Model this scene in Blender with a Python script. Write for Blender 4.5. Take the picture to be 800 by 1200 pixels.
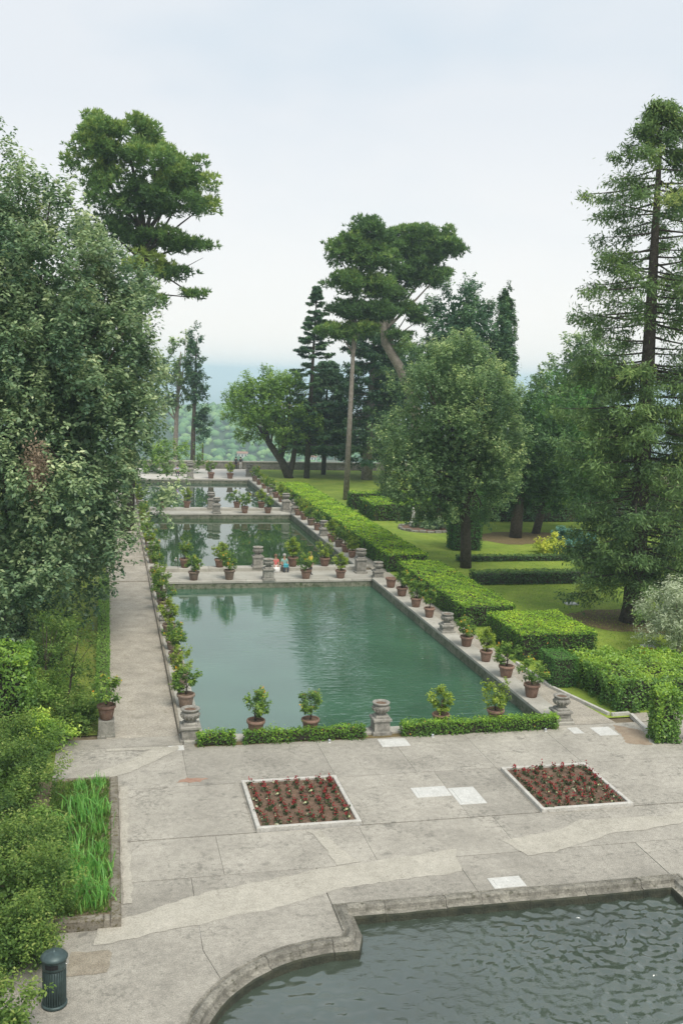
import bpy, bmesh, math, random
import numpy as np
from mathutils import Vector, Matrix
from math import radians as R, pi, sin, cos

for o in list(bpy.data.objects): bpy.data.objects.remove(o)
S = bpy.context.scene
col = S.collection
# ---------------------------------------------------------------- camera
HC = 13.5
cd = bpy.data.cameras.new('camera'); cam = bpy.data.objects.new('camera', cd); col.objects.link(cam)
S.camera = cam
cd.sensor_fit = 'VERTICAL'; cd.sensor_height = 36.0; cd.lens = 36.0 * 1180 / 1200
cd.clip_start = 0.5; cd.clip_end = 60000
_p, _y, _r = R(7.77), R(13.2), R(1.9)
fw = Vector((sin(_y) * cos(_p), cos(_y) * cos(_p), -sin(_p)))
rt = Vector((cos(_y), -sin(_y), 0)); up = rt.cross(fw)
rt2 = rt * cos(_r) + up * sin(_r); up2 = up * cos(_r) - rt * sin(_r)
m = Matrix((rt2, up2, -fw)).transposed().to_4x4(); m.translation = (0, 0, HC)
cam.matrix_world = m
S.render.resolution_x = 682; S.render.resolution_y = 1024
# ---------------------------------------------------------------- sky and sun
SUN_EL, SUN_AZ = R(58), R(165)      # azimuth clockwise from +Y
W = bpy.data.worlds.new('World'); S.world = W; W.use_nodes = True
nt = W.node_tree; nt.nodes.clear()
def N(nt, t, **k):
    n = nt.nodes.new(t)
    for a, b in k.items():
        if a in n.inputs: n.inputs[a].default_value = b
        else: setattr(n, a, b)
    return n
sky = N(nt, 'ShaderNodeTexSky', sky_type='NISHITA', sun_disc=False, sun_elevation=SUN_EL, sun_rotation=SUN_AZ, air_density=1.0, dust_density=2.0)
tc = N(nt, 'ShaderNodeTexCoord')
mp = N(nt, 'ShaderNodeMapping'); mp.inputs['Scale'].default_value = (1.0, 1.0, 2.6)
n1 = N(nt, 'ShaderNodeTexNoise', Scale=1.7, Detail=4.0, Roughness=0.5)
cr = N(nt, 'ShaderNodeValToRGB')
e = cr.color_ramp.elements
e[0].position = 0.40; e[0].color = (4.75, 5.6, 6.3, 1)
e[1].position = 0.62; e[1].color = (6.25, 6.5, 6.75, 1)
# overcast layer: warmer and brighter towards the horizon all round
sx = N(nt, 'ShaderNodeSeparateXYZ')
hr = N(nt, 'ShaderNodeValToRGB')
e = hr.color_ramp.elements
e[0].position = 0.0; e[0].color = (1, 1, 1, 1)
e[1].position = 0.24; e[1].color = (0, 0, 0, 1)
mx = N(nt, 'ShaderNodeMix', data_type='RGBA'); mx.inputs[7].default_value = (8.3, 7.95, 7.5, 1)
mx2 = N(nt, 'ShaderNodeMix', data_type='RGBA'); mx2.inputs[0].default_value = 0.9
bg = N(nt, 'ShaderNodeBackground', Strength=0.0652); out = N(nt, 'ShaderNodeOutputWorld')
L = nt.links.new
L(tc.outputs['Generated'], mp.inputs[0]); L(mp.outputs[0], n1.inputs['Vector']); L(n1.outputs['Fac'], cr.inputs[0])
L(tc.outputs['Generated'], sx.inputs[0]); L(sx.outputs['Z'], hr.inputs[0]); L(hr.outputs[0], mx.inputs[0]); L(cr.outputs[0], mx.inputs[6])
L(sky.outputs[0], mx2.inputs[6]); L(mx.outputs[2], mx2.inputs[7]); L(mx2.outputs[2], bg.inputs[0]); L(bg.outputs[0], out.inputs[0])
sl = bpy.data.lights.new('sun', 'SUN'); so = bpy.data.objects.new('sun', sl); col.objects.link(so)
sl.energy = 1.5; sl.angle = R(30); sl.color = (1, 0.95, 0.87)
sd = Vector((sin(SUN_AZ) * cos(SUN_EL), cos(SUN_AZ) * cos(SUN_EL), sin(SUN_EL)))
so.rotation_euler = sd.to_track_quat('Z', 'Y').to_euler(); so.location = (0, 0, 80)
S.view_settings.view_transform = 'Standard'; S.view_settings.look = 'None'
S.view_settings.exposure = 1.117; S.view_settings.gamma = 1.0
S.render.engine = 'CYCLES'
S.cycles.max_bounces = 6; S.cycles.transparent_max_bounces = 6; S.cycles.volume_bounces = 1

# ---------------------------------------------------------------- helpers
rng = np.random.default_rng(11); random.seed(5)
def tag(o, label=None, cat=None, group=None, kind=None):
    if label: o['label'] = label
    if cat: o['category'] = cat
    if group: o['group'] = group
    if kind: o['kind'] = kind
    return o
def empty(name, loc=(0, 0, 0), rz=0, s=1.0):
    o = bpy.data.objects.new(name, None); col.objects.link(o); o.location = loc; o.rotation_euler.z = rz; o.scale = (s, s, s)
    o.empty_display_size = .2
    return o
def link(name, me, parent=None):
    o = bpy.data.objects.new(name, me); col.objects.link(o)
    if parent: o.parent = parent
    return o
def copy_tree(o, parent=None):
    c = o.copy(); col.objects.link(c); c.parent = parent
    for ch in o.children: copy_tree(ch, c)
    return c
def npmesh(name, V, Q, mats, tint=None, mi=None, smooth=False):
    V = np.asarray(V, np.float32); Q = np.asarray(Q, np.int32)
    me = bpy.data.meshes.new(name); k = Q.shape[1]
    me.vertices.add(len(V)); me.vertices.foreach_set('co', V.ravel())
    me.loops.add(Q.size); me.loops.foreach_set('vertex_index', Q.ravel())
    me.polygons.add(len(Q)); me.polygons.foreach_set('loop_start', np.arange(0, Q.size, k, dtype=np.int32))
    if not isinstance(mats, (list, tuple)): mats = [mats]
    for a in mats: me.materials.append(a)
    if mi is not None: me.polygons.foreach_set('material_index', np.asarray(mi, np.int32))
    me.update(calc_edges=True)
    if tint is not None:
        at = me.attributes.new('tint', 'FLOAT', 'FACE'); at.data.foreach_set('value', np.asarray(tint, np.float32))
    if smooth: me.polygons.foreach_set('use_smooth', np.ones(len(Q), bool))
    return me
def unit(a): return a / (np.linalg.norm(a, axis=-1, keepdims=True) + 1e-9)
def rdir(n): return unit(rng.normal(size=(n, 3)))
def blades(c, t, nrm, Ln, Wd, fold=0.25):
    """leaf rhombi: c centre, t long direction, nrm approx normal"""
    t = unit(t); b = unit(np.cross(nrm, t)); nn = np.cross(t, b)
    Ln = np.broadcast_to(np.asarray(Ln, float), (len(c),))[:, None]; Wd = np.broadcast_to(np.asarray(Wd, float), (len(c),))[:, None]
    V = np.empty((len(c), 4, 3))
    V[:, 0] = c - t * Ln; V[:, 2] = c + t * Ln
    V[:, 1] = c + b * Wd + nn * Wd * fold - t * Ln * .1; V[:, 3] = c - b * Wd + nn * Wd * fold - t * Ln * .1
    return V.reshape(-1, 3), np.arange(len(c) * 4).reshape(-1, 4)
def leaves(c, nrm, Ln, asp=0.5):
    nrm = unit(nrm); t = np.cross(nrm, rdir(len(c)))
    return blades(c, t, nrm, Ln, np.asarray(Ln) * asp)
class MB:
    def __init__(s): s.v = []; s.f = []
    def add(s, v, f):
        o = len(s.v); s.v += [tuple(p) for p in v]; s.f += [tuple(i + o for i in q) for q in f]; return s
    def box(s, x0, y0, z0, x1, y1, z1, b=0.0):
        if b <= 0:
            v = [(x0, y0, z0), (x1, y0, z0), (x1, y1, z0), (x0, y1, z0), (x0, y0, z1), (x1, y0, z1), (x1, y1, z1), (x0, y1, z1)]
            f = [(3, 2, 1, 0), (4, 5, 6, 7), (0, 1, 5, 4), (1, 2, 6, 5), (2, 3, 7, 6), (3, 0, 4, 7)]
            return s.add(v, f)
        v = []; 
        for z, i in ((z0, 0), (z1 - b, 0), (z1, b)):
            v += [(x0 + i, y0 + i, z), (x1 - i, y0 + i, z), (x1 - i, y1 - i, z), (x0 + i, y1 - i, z)]
        f = [(3, 2, 1, 0), (8, 9, 10, 11)]
        for r in (0, 4):
            for i in range(4): j = (i + 1) % 4; f.append((r + i, r + j, r + 4 + j, r + 4 + i))
        return s.add(v, f)
    def lathe(s, prof, n=16, cx=0, cy=0, cap=True):
        v = []; f = []
        for r, z in prof:
            for i in range(n): a = 2 * pi * i / n; v.append((cx + r * cos(a), cy + r * sin(a), z))
        for k in range(len(prof) - 1):
            for i in range(n): j = (i + 1) % n; f.append((k * n + i, k * n + j, k * n + n + j, k * n + n + i))
        if cap: f.append(tuple(range(n - 1, -1, -1))); f.append(tuple((len(prof) - 1) * n + i for i in range(n)))
        return s.add(v, f)
    def tube(s, pts, rad, n=8, wob=0.0):
        pts = [Vector(p) for p in pts]; v = []; f = []
        for k, p in enumerate(pts):
            d = (pts[min(k + 1, len(pts) - 1)] - pts[max(k - 1, 0)]).normalized()
            u = d.cross(Vector((0.31, 0.95, 0.05))).normalized(); w = d.cross(u)
            for i in range(n):
                a = 2 * pi * i / n; r = rad[k] * (1 + wob * random.uniform(-1, 1)); v.append(p + (u * cos(a) + w * sin(a)) * r)
        for k in range(len(pts) - 1):
            for i in range(n): j = (i + 1) % n; f.append((k * n + i, k * n + j, k * n + n + j, k * n + n + i))
        f.append(tuple(range(n - 1, -1, -1))); f.append(tuple((len(pts) - 1) * n + i for i in range(n)))
        return s.add(v, f)
    def mesh(s, name, mat, smooth=False):
        me = bpy.data.meshes.new(name); me.from_pydata(s.v, [], s.f); me.materials.append(mat); me.update()
        if smooth: me.polygons.foreach_set('use_smooth', np.ones(len(s.f), bool))
        return me
    def build(s, name, mat, parent=None, smooth=False): return link(name, s.mesh(name, mat, smooth), parent)
def prism(name, poly, z0, z1, mat, parent=None):
    bm = bmesh.new(); b = [bm.verts.new((x, y, z1)) for x, y in poly]; f = bm.faces.new(b)
    if f.normal.z < 0: f.normal_flip()
    f.normal_update()
    if f.normal.z < 0: f.normal_flip()
    r = bmesh.ops.extrude_face_region(bm, geom=[f]); 
    for q in r['geom']:
        if isinstance(q, bmesh.types.BMVert): q.co.z = z0
    bmesh.ops.recalc_face_normals(bm, faces=bm.faces); bmesh.ops.triangulate(bm, faces=bm.faces)
    me = bpy.data.meshes.new(name); bm.to_mesh(me); bm.free(); me.materials.append(mat)
    return link(name, me, parent)
def sheet(name, poly, z, mat, parent=None):
    bm = bmesh.new(); f = bm.faces.new([bm.verts.new((x, y, z)) for x, y in poly]); f.normal_update()
    if f.normal.z < 0: f.normal_flip()
    bmesh.ops.triangulate(bm, faces=bm.faces)
    me = bpy.data.meshes.new(name); bm.to_mesh(me); bm.free(); me.materials.append(mat)
    return link(name, me, parent)
def rect(x0, y0, x1, y1): return [(x0, y0), (x1, y0), (x1, y1), (x0, y1)]

# ---------------------------------------------------------------- materials
def mat(name):
    M = bpy.data.materials.new(name); M.use_nodes = True; M.node_tree.nodes.clear()
    return M, M.node_tree
def ramp(nt, stops):
    r = N(nt, 'ShaderNodeValToRGB'); el = r.color_ramp.elements
    while len(el) < len(stops): el.new(0.5)
    for e_, (p, c) in zip(el, stops): e_.position = p; e_.color = (*c, 1)
    return r
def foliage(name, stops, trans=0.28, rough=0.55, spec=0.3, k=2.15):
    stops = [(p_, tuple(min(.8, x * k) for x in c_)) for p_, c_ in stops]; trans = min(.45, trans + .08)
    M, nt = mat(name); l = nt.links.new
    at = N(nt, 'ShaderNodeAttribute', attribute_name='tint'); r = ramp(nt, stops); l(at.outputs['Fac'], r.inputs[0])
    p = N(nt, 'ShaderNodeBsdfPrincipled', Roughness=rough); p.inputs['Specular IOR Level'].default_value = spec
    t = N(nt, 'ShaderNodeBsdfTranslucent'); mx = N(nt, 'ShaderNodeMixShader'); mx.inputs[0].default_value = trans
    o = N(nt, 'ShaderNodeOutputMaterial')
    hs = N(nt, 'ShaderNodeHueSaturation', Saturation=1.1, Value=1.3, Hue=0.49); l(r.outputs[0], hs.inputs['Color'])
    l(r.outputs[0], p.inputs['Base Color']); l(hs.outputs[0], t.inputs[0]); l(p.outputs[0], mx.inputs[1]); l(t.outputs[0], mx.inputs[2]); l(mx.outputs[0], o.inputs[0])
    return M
def stone(name, c1, c2, c3=None, scale=1.5, fine=30, rough=0.9, bump=0.3, objvar=0.0, stain=None, stain_t=0.58, crack=0.0, dist=0.02, grain=(.72, 1.22), mottle=None, speck=None):
    """weathered mineral surface: two tones at large scale, fine grain, dark lichen blotches, optional cracks"""
    M, nt = mat(name); l = nt.links.new
    tc = N(nt, 'ShaderNodeTexCoord'); geo = N(nt, 'ShaderNodeNewGeometry')
    P = geo.outputs['Position']
    a = N(nt, 'ShaderNodeTexNoise', Scale=scale, Detail=6.0, Roughness=0.62); l(P, a.inputs['Vector'])
    b = N(nt, 'ShaderNodeTexNoise', Scale=fine, Detail=3.0, Roughness=0.7); l(P, b.inputs['Vector'])
    r = ramp(nt, [(0.32, c1), (0.68, c2)]); l(a.outputs['Fac'], r.inputs[0])
    g = N(nt, 'ShaderNodeMapRange'); g.inputs[1].default_value = .25; g.inputs[2].default_value = .75; g.inputs[3].default_value = grain[0]; g.inputs[4].default_value = grain[1]
    l(b.outputs['Fac'], g.inputs[0])
    mu = N(nt, 'ShaderNodeMix', data_type='RGBA', blend_type='MULTIPLY'); mu.inputs[0].default_value = 1
    l(r.outputs[0], mu.inputs[6]); l(g.outputs[0], mu.inputs[7]); c = mu.outputs[2]
    if objvar:
        oi = N(nt, 'ShaderNodeObjectInfo'); mr = N(nt, 'ShaderNodeMapRange'); mr.inputs[3].default_value = 1 - objvar; mr.inputs[4].default_value = 1 + objvar
        l(oi.outputs['Random'], mr.inputs[0]); m3 = N(nt, 'ShaderNodeMix', data_type='RGBA', blend_type='MULTIPLY'); m3.inputs[0].default_value = 1
        l(c, m3.inputs[6]); l(mr.outputs[0], m3.inputs[7]); c = m3.outputs[2]
    hgt = b.outputs['Fac']
    if mottle:
        q_ = N(nt, 'ShaderNodeTexNoise', Scale=mottle[0], Detail=9.0, Roughness=0.78); l(P, q_.inputs['Vector'])
        qr = N(nt, 'ShaderNodeMapRange'); qr.inputs[1].default_value = .35; qr.inputs[2].default_value = .65; qr.inputs[3].default_value = 1 - mottle[1]; qr.inputs[4].default_value = 1 + mottle[1]; l(q_.outputs['Fac'], qr.inputs[0])
        m5 = N(nt, 'ShaderNodeMix', data_type='RGBA', blend_type='MULTIPLY'); m5.inputs[0].default_value = 1; l(c, m5.inputs[6]); l(qr.outputs[0], m5.inputs[7]); c = m5.outputs[2]
    if stain:
        s_ = N(nt, 'ShaderNodeTexNoise', Scale=scale * 2.7, Detail=8.0, Roughness=0.72); l(P, s_.inputs['Vector'])
        sr = ramp(nt, [(stain_t, (0, 0, 0)), (stain_t + .12, (1, 1, 1))]); l(s_.outputs['Fac'], sr.inputs[0])
        m2 = N(nt, 'ShaderNodeMix', data_type='RGBA'); m2.inputs[7].default_value = (*stain, 1); l(sr.outputs[0], m2.inputs[0]); l(c, m2.inputs[6]); c = m2.outputs[2]
    if speck:   # clustered dark lichen specks
        k1_ = N(nt, 'ShaderNodeTexNoise', Scale=speck[1], Detail=7.0, Roughness=0.75); l(P, k1_.inputs['Vector'])
        k2_ = N(nt, 'ShaderNodeTexNoise', Scale=.45, Detail=4.0, Roughness=0.6); l(P, k2_.inputs['Vector'])
        sm = N(nt, 'ShaderNodeMath', operation='MULTIPLY_ADD'); l(k2_.outputs['Fac'], sm.inputs[0]); sm.inputs[1].default_value = .55; l(k1_.outputs['Fac'], sm.inputs[2])
        sr2 = ramp(nt, [(.84, (0, 0, 0)), (.92, (.5, .5, .5))]); l(sm.outputs[0], sr2.inputs[0])
        m6 = N(nt, 'ShaderNodeMix', data_type='RGBA'); m6.inputs[7].default_value = (*speck[0], 1); l(sr2.outputs[0], m6.inputs[0]); l(c, m6.inputs[6]); c = m6.outputs[2]
    if crack:
        w = N(nt, 'ShaderNodeTexNoise', Scale=1.3, Detail=5.0); l(P, w.inputs['Vector'])
        ad = N(nt, 'ShaderNodeVectorMath', operation='MULTIPLY_ADD'); l(w.outputs['Color'], ad.inputs[0]); ad.inputs[1].default_value = (1.4, 1.4, 0); l(P, ad.inputs[2])
        vo = N(nt, 'ShaderNodeTexVoronoi', feature='DISTANCE_TO_EDGE', Scale=0.42); l(ad.outputs[0], vo.inputs['Vector'])
        vr = ramp(nt, [(0.0, (1, 1, 1)), (0.008, (0, 0, 0))]); l(vo.outputs['Distance'], vr.inputs[0])
        mk = N(nt, 'ShaderNodeTexNoise', Scale=0.5, Detail=1.0); l(P, mk.inputs['Vector'])
        kr = ramp(nt, [(0.5, (0, 0, 0)), (0.62, (crack, crack, crack))]); l(mk.outputs['Fac'], kr.inputs[0])
        mm = N(nt, 'ShaderNodeMath', operation='MULTIPLY'); l(vr.outputs[0], mm.inputs[0]); l(kr.outputs[0], mm.inputs[1])
        m4 = N(nt, 'ShaderNodeMix', data_type='RGBA'); m4.inputs[7].default_value = (.09, .08, .065, 1); l(mm.outputs[0], m4.inputs[0]); l(c, m4.inputs[6]); c = m4.outputs[2]
    bp = N(nt, 'ShaderNodeBump', Strength=bump, Distance=dist); l(hgt, bp.inputs['Height'])
    p = N(nt, 'ShaderNodeBsdfPrincipled', Roughness=rough); p.inputs['Specular IOR Level'].default_value = .25
    o = N(nt, 'ShaderNodeOutputMaterial'); l(c, p.inputs['Base Color']); l(bp.outputs[0], p.inputs['Normal']); l(p.outputs[0], o.inputs[0])
    return M
def plain(name, c, rough=0.6, metal=0.0, emit=None):
    M, nt = mat(name); l = nt.links.new; geo = N(nt, 'ShaderNodeNewGeometry')
    a = N(nt, 'ShaderNodeTexNoise', Scale=9.0, Detail=5.0); l(geo.outputs['Position'], a.inputs['Vector'])
    r = ramp(nt, [(0.3, tuple(x * .78 for x in c)), (0.7, tuple(min(1, x * 1.15) for x in c))]); l(a.outputs['Fac'], r.inputs[0])
    p = N(nt, 'ShaderNodeBsdfPrincipled', Roughness=rough, Metallic=metal); o = N(nt, 'ShaderNodeOutputMaterial')
    l(r.outputs[0], p.inputs['Base Color']); l(p.outputs[0], o.inputs[0]); return M
def water(name, base, scale, strength, stretch=(1, 1, 1), patch=0.35, ior=1.40, rough=0.02, xr=None):
    M, nt = mat(name); l = nt.links.new; geo = N(nt, 'ShaderNodeNewGeometry')
    mp = N(nt, 'ShaderNodeMapping'); mp.inputs['Scale'].default_value = stretch; l(geo.outputs['Position'], mp.inputs[0])
    a = N(nt, 'ShaderNodeTexNoise', Scale=scale, Detail=2.5, Roughness=0.5, Distortion=0.6); l(mp.outputs[0], a.inputs['Vector'])
    k = N(nt, 'ShaderNodeTexNoise', Scale=patch * .35, Detail=1.0); l(geo.outputs['Position'], k.inputs['Vector'])
    kr = ramp(nt, [(0.40, (.05, .05, .05)), (0.62, (1, 1, 1))]); l(k.outputs['Fac'], kr.inputs[0])
    mm = N(nt, 'ShaderNodeMath', operation='MULTIPLY'); mm.inputs[1].default_value = strength; l(kr.outputs[0], mm.inputs[0])
    if xr:   # breeze-ruffled side of the pond
        sx_ = N(nt, 'ShaderNodeSeparateXYZ'); l(geo.outputs['Position'], sx_.inputs[0]); xm = N(nt, 'ShaderNodeMapRange', interpolation_type='SMOOTHSTEP')
        for q_, v_ in zip((1, 2, 3, 4), xr): xm.inputs[q_].default_value = v_
        l(sx_.outputs['X'], xm.inputs[0]); m8 = N(nt, 'ShaderNodeMath', operation='MULTIPLY'); l(xm.outputs[0], m8.inputs[0]); m8.inputs[1].default_value = strength; m9 = N(nt, 'ShaderNodeMath', operation='ADD'); mm.inputs[1].default_value = strength * .35; l(mm.outputs[0], m9.inputs[0]); l(m8.outputs[0], m9.inputs[1]); mm = m9
    bp = N(nt, 'ShaderNodeBump', Distance=0.05); l(a.outputs['Fac'], bp.inputs['Height']); l(mm.outputs[0], bp.inputs['Strength'])
    cn = N(nt, 'ShaderNodeTexNoise', Scale=0.25, Detail=3.0); l(geo.outputs['Position'], cn.inputs['Vector'])
    r = ramp(nt, [(0.3, tuple(x * .8 for x in base)), (0.7, tuple(x * 1.15 for x in base))]); l(cn.outputs['Fac'], r.inputs[0])
    p = N(nt, 'ShaderNodeBsdfPrincipled', Roughness=rough, IOR=ior); o = N(nt, 'ShaderNodeOutputMaterial')
    l(r.outputs[0], p.inputs['Base Color']); l(bp.outputs[0], p.inputs['Normal']); l(p.outputs[0], o.inputs[0]); return M

CONC = stone('concrete_paving', (.29, .268, .226), (.405, .375, .317), scale=.5, fine=34, objvar=.10, stain=(.17, .16, .135), stain_t=.57, grain=(.5, 1.45), mottle=(4.5, .17), speck=((.12, .115, .095), 7.), crack=.45, bump=.35)
PATCH = stone('pale_cement', (.375, .347, .287), (.455, .422, .353), scale=1.2, fine=34, grain=(.6, 1.38), mottle=(4, .12), speck=((.2, .185, .15), 8.), stain=(.40, .37, .31), stain_t=.6)
GRAVEL = stone('path_gravel', (.30, .27, .22), (.41, .37, .305), scale=.6, fine=14, grain=(.55, 1.45), mottle=(1.6, .16), stain=(.24, .215, .16), stain_t=.57, bump=.6, dist=.03)
GRAVEL2 = stone('pale_gravel', (.50, .47, .42), (.58, .55, .50), scale=.4, fine=8)
OLDSTONE = stone('old_grey_stone', (.17, .165, .14), (.33, .315, .27), scale=2.2, fine=22, objvar=.1, stain=(.07, .075, .055), stain_t=.55, bump=.7, dist=.03)
BASINSTONE = stone('basin_stone', (.15, .14, .115), (.31, .29, .24), scale=2.6, fine=26, objvar=.14, grain=(.55, 1.4), mottle=(5, .22), stain=(.085, .082, .055), stain_t=.54, bump=.8, dist=.04)
LEDGE = stone('pale_ledge_stone', (.36, .34, .29), (.47, .45, .39), scale=1.1, fine=20, objvar=.08, stain=(.2, .2, .14), stain_t=.58, bump=.5)
WALLST = stone('mossy_wall_stone', (.13, .145, .10), (.26, .25, .19), scale=1.6, fine=14, objvar=.15, stain=(.06, .085, .035), stain_t=.5, bump=.8, dist=.04)
URNST = stone('urn_stone', (.19, .18, .155), (.36, .34, .295), scale=5, fine=30, objvar=.12, stain=(.085, .085, .07), stain_t=.56, bump=.6)
WETST = stone('algae_dark_stone', (.035, .04, .028), (.075, .075, .05), scale=3, fine=20, bump=.8, dist=.04)
MARBLE = stone('white_slab', (.50, .49, .45), (.60, .59, .55), scale=3, fine=25, stain=(.5, .48, .43), stain_t=.62)
KERBW = stone('bed_kerb', (.44, .42, .37), (.56, .54, .49), scale=3, fine=25, stain=(.22, .2, .16), stain_t=.56)
SOIL = stone('brown_soil', (.12, .075, .05), (.21, .14, .095), scale=4, grain=(.5, 1.5), fine=18, bump=1.0, dist=.05)
MULCH = stone('leaf_litter', (.13, .10, .045), (.21, .16, .075), scale=3, fine=10, bump=1.0, dist=.05)
TERRA = stone('terracotta', (.185, .105, .075), (.28, .18, .135), scale=5, fine=18, objvar=.25, stain=(.30, .23, .18), stain_t=.56, bump=.3)
TERRAG = stone('weathered_terracotta', (.18, .13, .10), (.27, .20, .155), scale=5, fine=18, objvar=.15, stain=(.12, .11, .085), stain_t=.56, bump=.3)
BARK = stone('bark', (.055, .045, .034), (.12, .10, .08), scale=5, fine=16, bump=1.0, dist=.08)
BARKP = stone('pale_bark', (.20, .17, .14), (.34, .30, .255), scale=3, fine=12, bump=.9, dist=.05)
SHADED_TWIG = plain('shaded_twigs', (.035, .03, .018), .9)  # twig colour darkened to carry the shade inside hedges
GRASS = stone('lawn_turf', (.15, .235, .03), (.27, .34, .05), scale=.35, fine=9, mottle=(1.2, .15), stain=(.30, .28, .08), stain_t=.6, bump=1.0, dist=.06)
WEEDY = stone('weedy_turf', (.11, .17, .025), (.22, .25, .05), scale=.6, fine=9, stain=(.22, .18, .09), stain_t=.55, bump=1.0, dist=.06)
EARTH = stone('bare_earth', (.14, .11, .07), (.20, .16, .105), scale=1, fine=12, bump=.8)
BINGR = plain('bin_green', (.055, .085, .082), .45, .3)
BLACK = plain('black_gap', (.008, .008, .008), .8)
YEL = plain('yellow_plastic', (.75, .42, .02), .4)
WOODE = plain('edging_wood', (.25, .22, .17), .85)

ILEX = foliage('ilex_leaves', [(0, (.028, .055, .03)), (.42, (.068, .108, .052)), (.75, (.15, .19, .095)), (1, (.26, .285, .16))], .28, .42, .5, 2.5)
ILEX2 = foliage('ilex_leaves_fresh', [(0, (.03, .06, .025)), (.5, (.07, .112, .045)), (.85, (.15, .195, .08)), (1, (.26, .29, .13))], .32, .45, .45, 2.6)
PINE = foliage('pine_needles', [(0, (.026, .052, .018)), (.5, (.055, .10, .028)), (1, (.15, .19, .05))], .25, k=2.6)
RED = foliage('redwood_needles', [(0, (.024, .046, .02)), (.5, (.05, .085, .03)), (.85, (.10, .145, .045)), (1, (.17, .20, .07))], .25, k=2.5)
DARK = foliage('dark_needles', [(0, (.02, .045, .026)), (.5, (.035, .075, .036)), (1, (.08, .13, .05))], .2)
LIME = foliage('fresh_tree_leaves', [(0, (.04, .08, .018)), (.5, (.085, .15, .03)), (1, (.19, .26, .06))], .35)
OLIVE = foliage('olive_leaves', [(0, (.10, .13, .08)), (.5, (.19, .22, .14)), (1, (.34, .36, .27))])
HEDGE = foliage('hedge_leaves', [(0, (.03, .07, .016)), (.4, (.075, .145, .024)), (.75, (.16, .26, .03)), (.97, (.30, .38, .05)), (1, (.45, .2, .05))], .35, k=2.1)
BOX = foliage('box_leaves', [(0, (.025, .07, .018)), (.5, (.055, .13, .03)), (1, (.11, .21, .045))], .3, k=2.0)
BOXL = foliage('box_leaves_light', [(0, (.055, .12, .03)), (.5, (.115, .22, .05)), (1, (.20, .32, .07))], .35, k=1.35)
LAUREL = foliage('laurel_leaves', [(0, (.04, .09, .02)), (.4, (.09, .165, .03)), (.8, (.19, .28, .04)), (1, (.32, .39, .07))], .3, .4, .45, k=1.95)
YEWC = foliage('yew_leaves', [(0, (.018, .04, .015)), (.5, (.035, .075, .024)), (1, (.08, .13, .035))], .2)
CITRUS = foliage('citrus_leaves', [(0, (.04, .09, .02)), (.5, (.10, .18, .03)), (.9, (.22, .30, .045)), (.955, (.26, .34, .05)), (.965, (.55, .22, .02)), (1, (.55, .3, .02))], .3, .4, .4, k=1.5)
CITRUSY = foliage('citrus_leaves_yellow', [(0, (.07, .12, .02)), (.5, (.17, .24, .03)), (1, (.33, .39, .06))], .35, .4, .4, k=1.5)
SHRUB = foliage('shrub_leaves', [(0, (.035, .075, .018)), (.5, (.085, .15, .03)), (.85, (.17, .24, .05)), (1, (.27, .31, .09))], .32, k=1.4)
IRIS = foliage('iris_blades', [(0, (.04, .12, .03)), (.5, (.085, .20, .045)), (1, (.19, .31, .08))], .3, .4)
GBLADE = foliage('grass_blades', [(0, (.06, .12, .015)), (.5, (.13, .21, .025)), (1, (.25, .29, .05))], .35, k=1.9)
DEAD = foliage('dead_leaves', [(0, (.11, .085, .06)), (1, (.22, .17, .12))], .2)
FLOWER = foliage('bedding_flowers', [(0, (.035, .06, .02)), (.3, (.06, .08, .03)), (.34, (.34, .035, .03)), (.6, (.24, .02, .025)), (.7, (.16, .02, .02)), (.85, (.55, .52, .4)), (1, (.42, .46, .24))], .2, k=1.15)
BLUEG = foliage('blue_green_leaves', [(0, (.035, .09, .075)), (1, (.11, .21, .17))])
YELG = foliage('yellow_green_leaves', [(0, (.12, .18, .02)), (1, (.42, .46, .06))])
FAR = foliage('far_wood', [(0, (.03, .075, .028)), (.5, (.06, .13, .04)), (1, (.12, .19, .06))], .1)

WAT1 = water('turquoise_pond_water', (.055, .13, .08), 3.2, .5, (.42, 1.3, 1), .5, ior=2.1, xr=(7.0, 12.0, 0.03, 1.0))
WAT2 = water('green_pond_water', (.034, .07, .03), 1.8, .03, (.5, 1.2, 1), .5, ior=1.55)
WAT3 = water('still_pond_water', (.04, .075, .05), 1.6, .02, (.5, 1.2, 1), .5, ior=1.55)
WATP = water('rippled_basin_water', (.052, .068, .05), 13, .45, (.8, 1.2, 1), .9, ior=2.1, rough=.07)

# ================================================================= SETTING
def struct(o): o['kind'] = 'structure'; return o
ZW = -0.5
# earth under the garden, in strips that leave the water basins open
ear = MB()
for x0, y0, x1, y1 in [(-120, -60, 1.0, 141), (1.0, 36.0, 3.2, 141), (17.5, 23.9, 160, 141), (1.0, 24.0, 17.5, 35.7), (3.2, 125.8, 17.5, 141),
                       (3.2, 64.3, 17.5, 67.7), (3.2, 95.3, 17.5, 97.7), (19.8, -60, 160, 23.9)]:
    ear.add([(x0, y0, -.06), (x1, y0, -.06), (x1, y1, -.06), (x0, y1, -.06)], [(0, 1, 2, 3)])
struct(ear.build('ground', EARTH))
# right lawn and left lawn
struct(sheet('lawn', [(19.0, 36.0), (75, 36.0), (75, 139), (19.0, 139)], -.004, GRASS))
struct(sheet('weedy_lawn', [(-40, 32.6), (-1.4, 32.6), (-1.4, 36.8), (-.05, 36.8), (-.05, 139), (-40, 139)], -.004, WEEDY))
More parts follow.
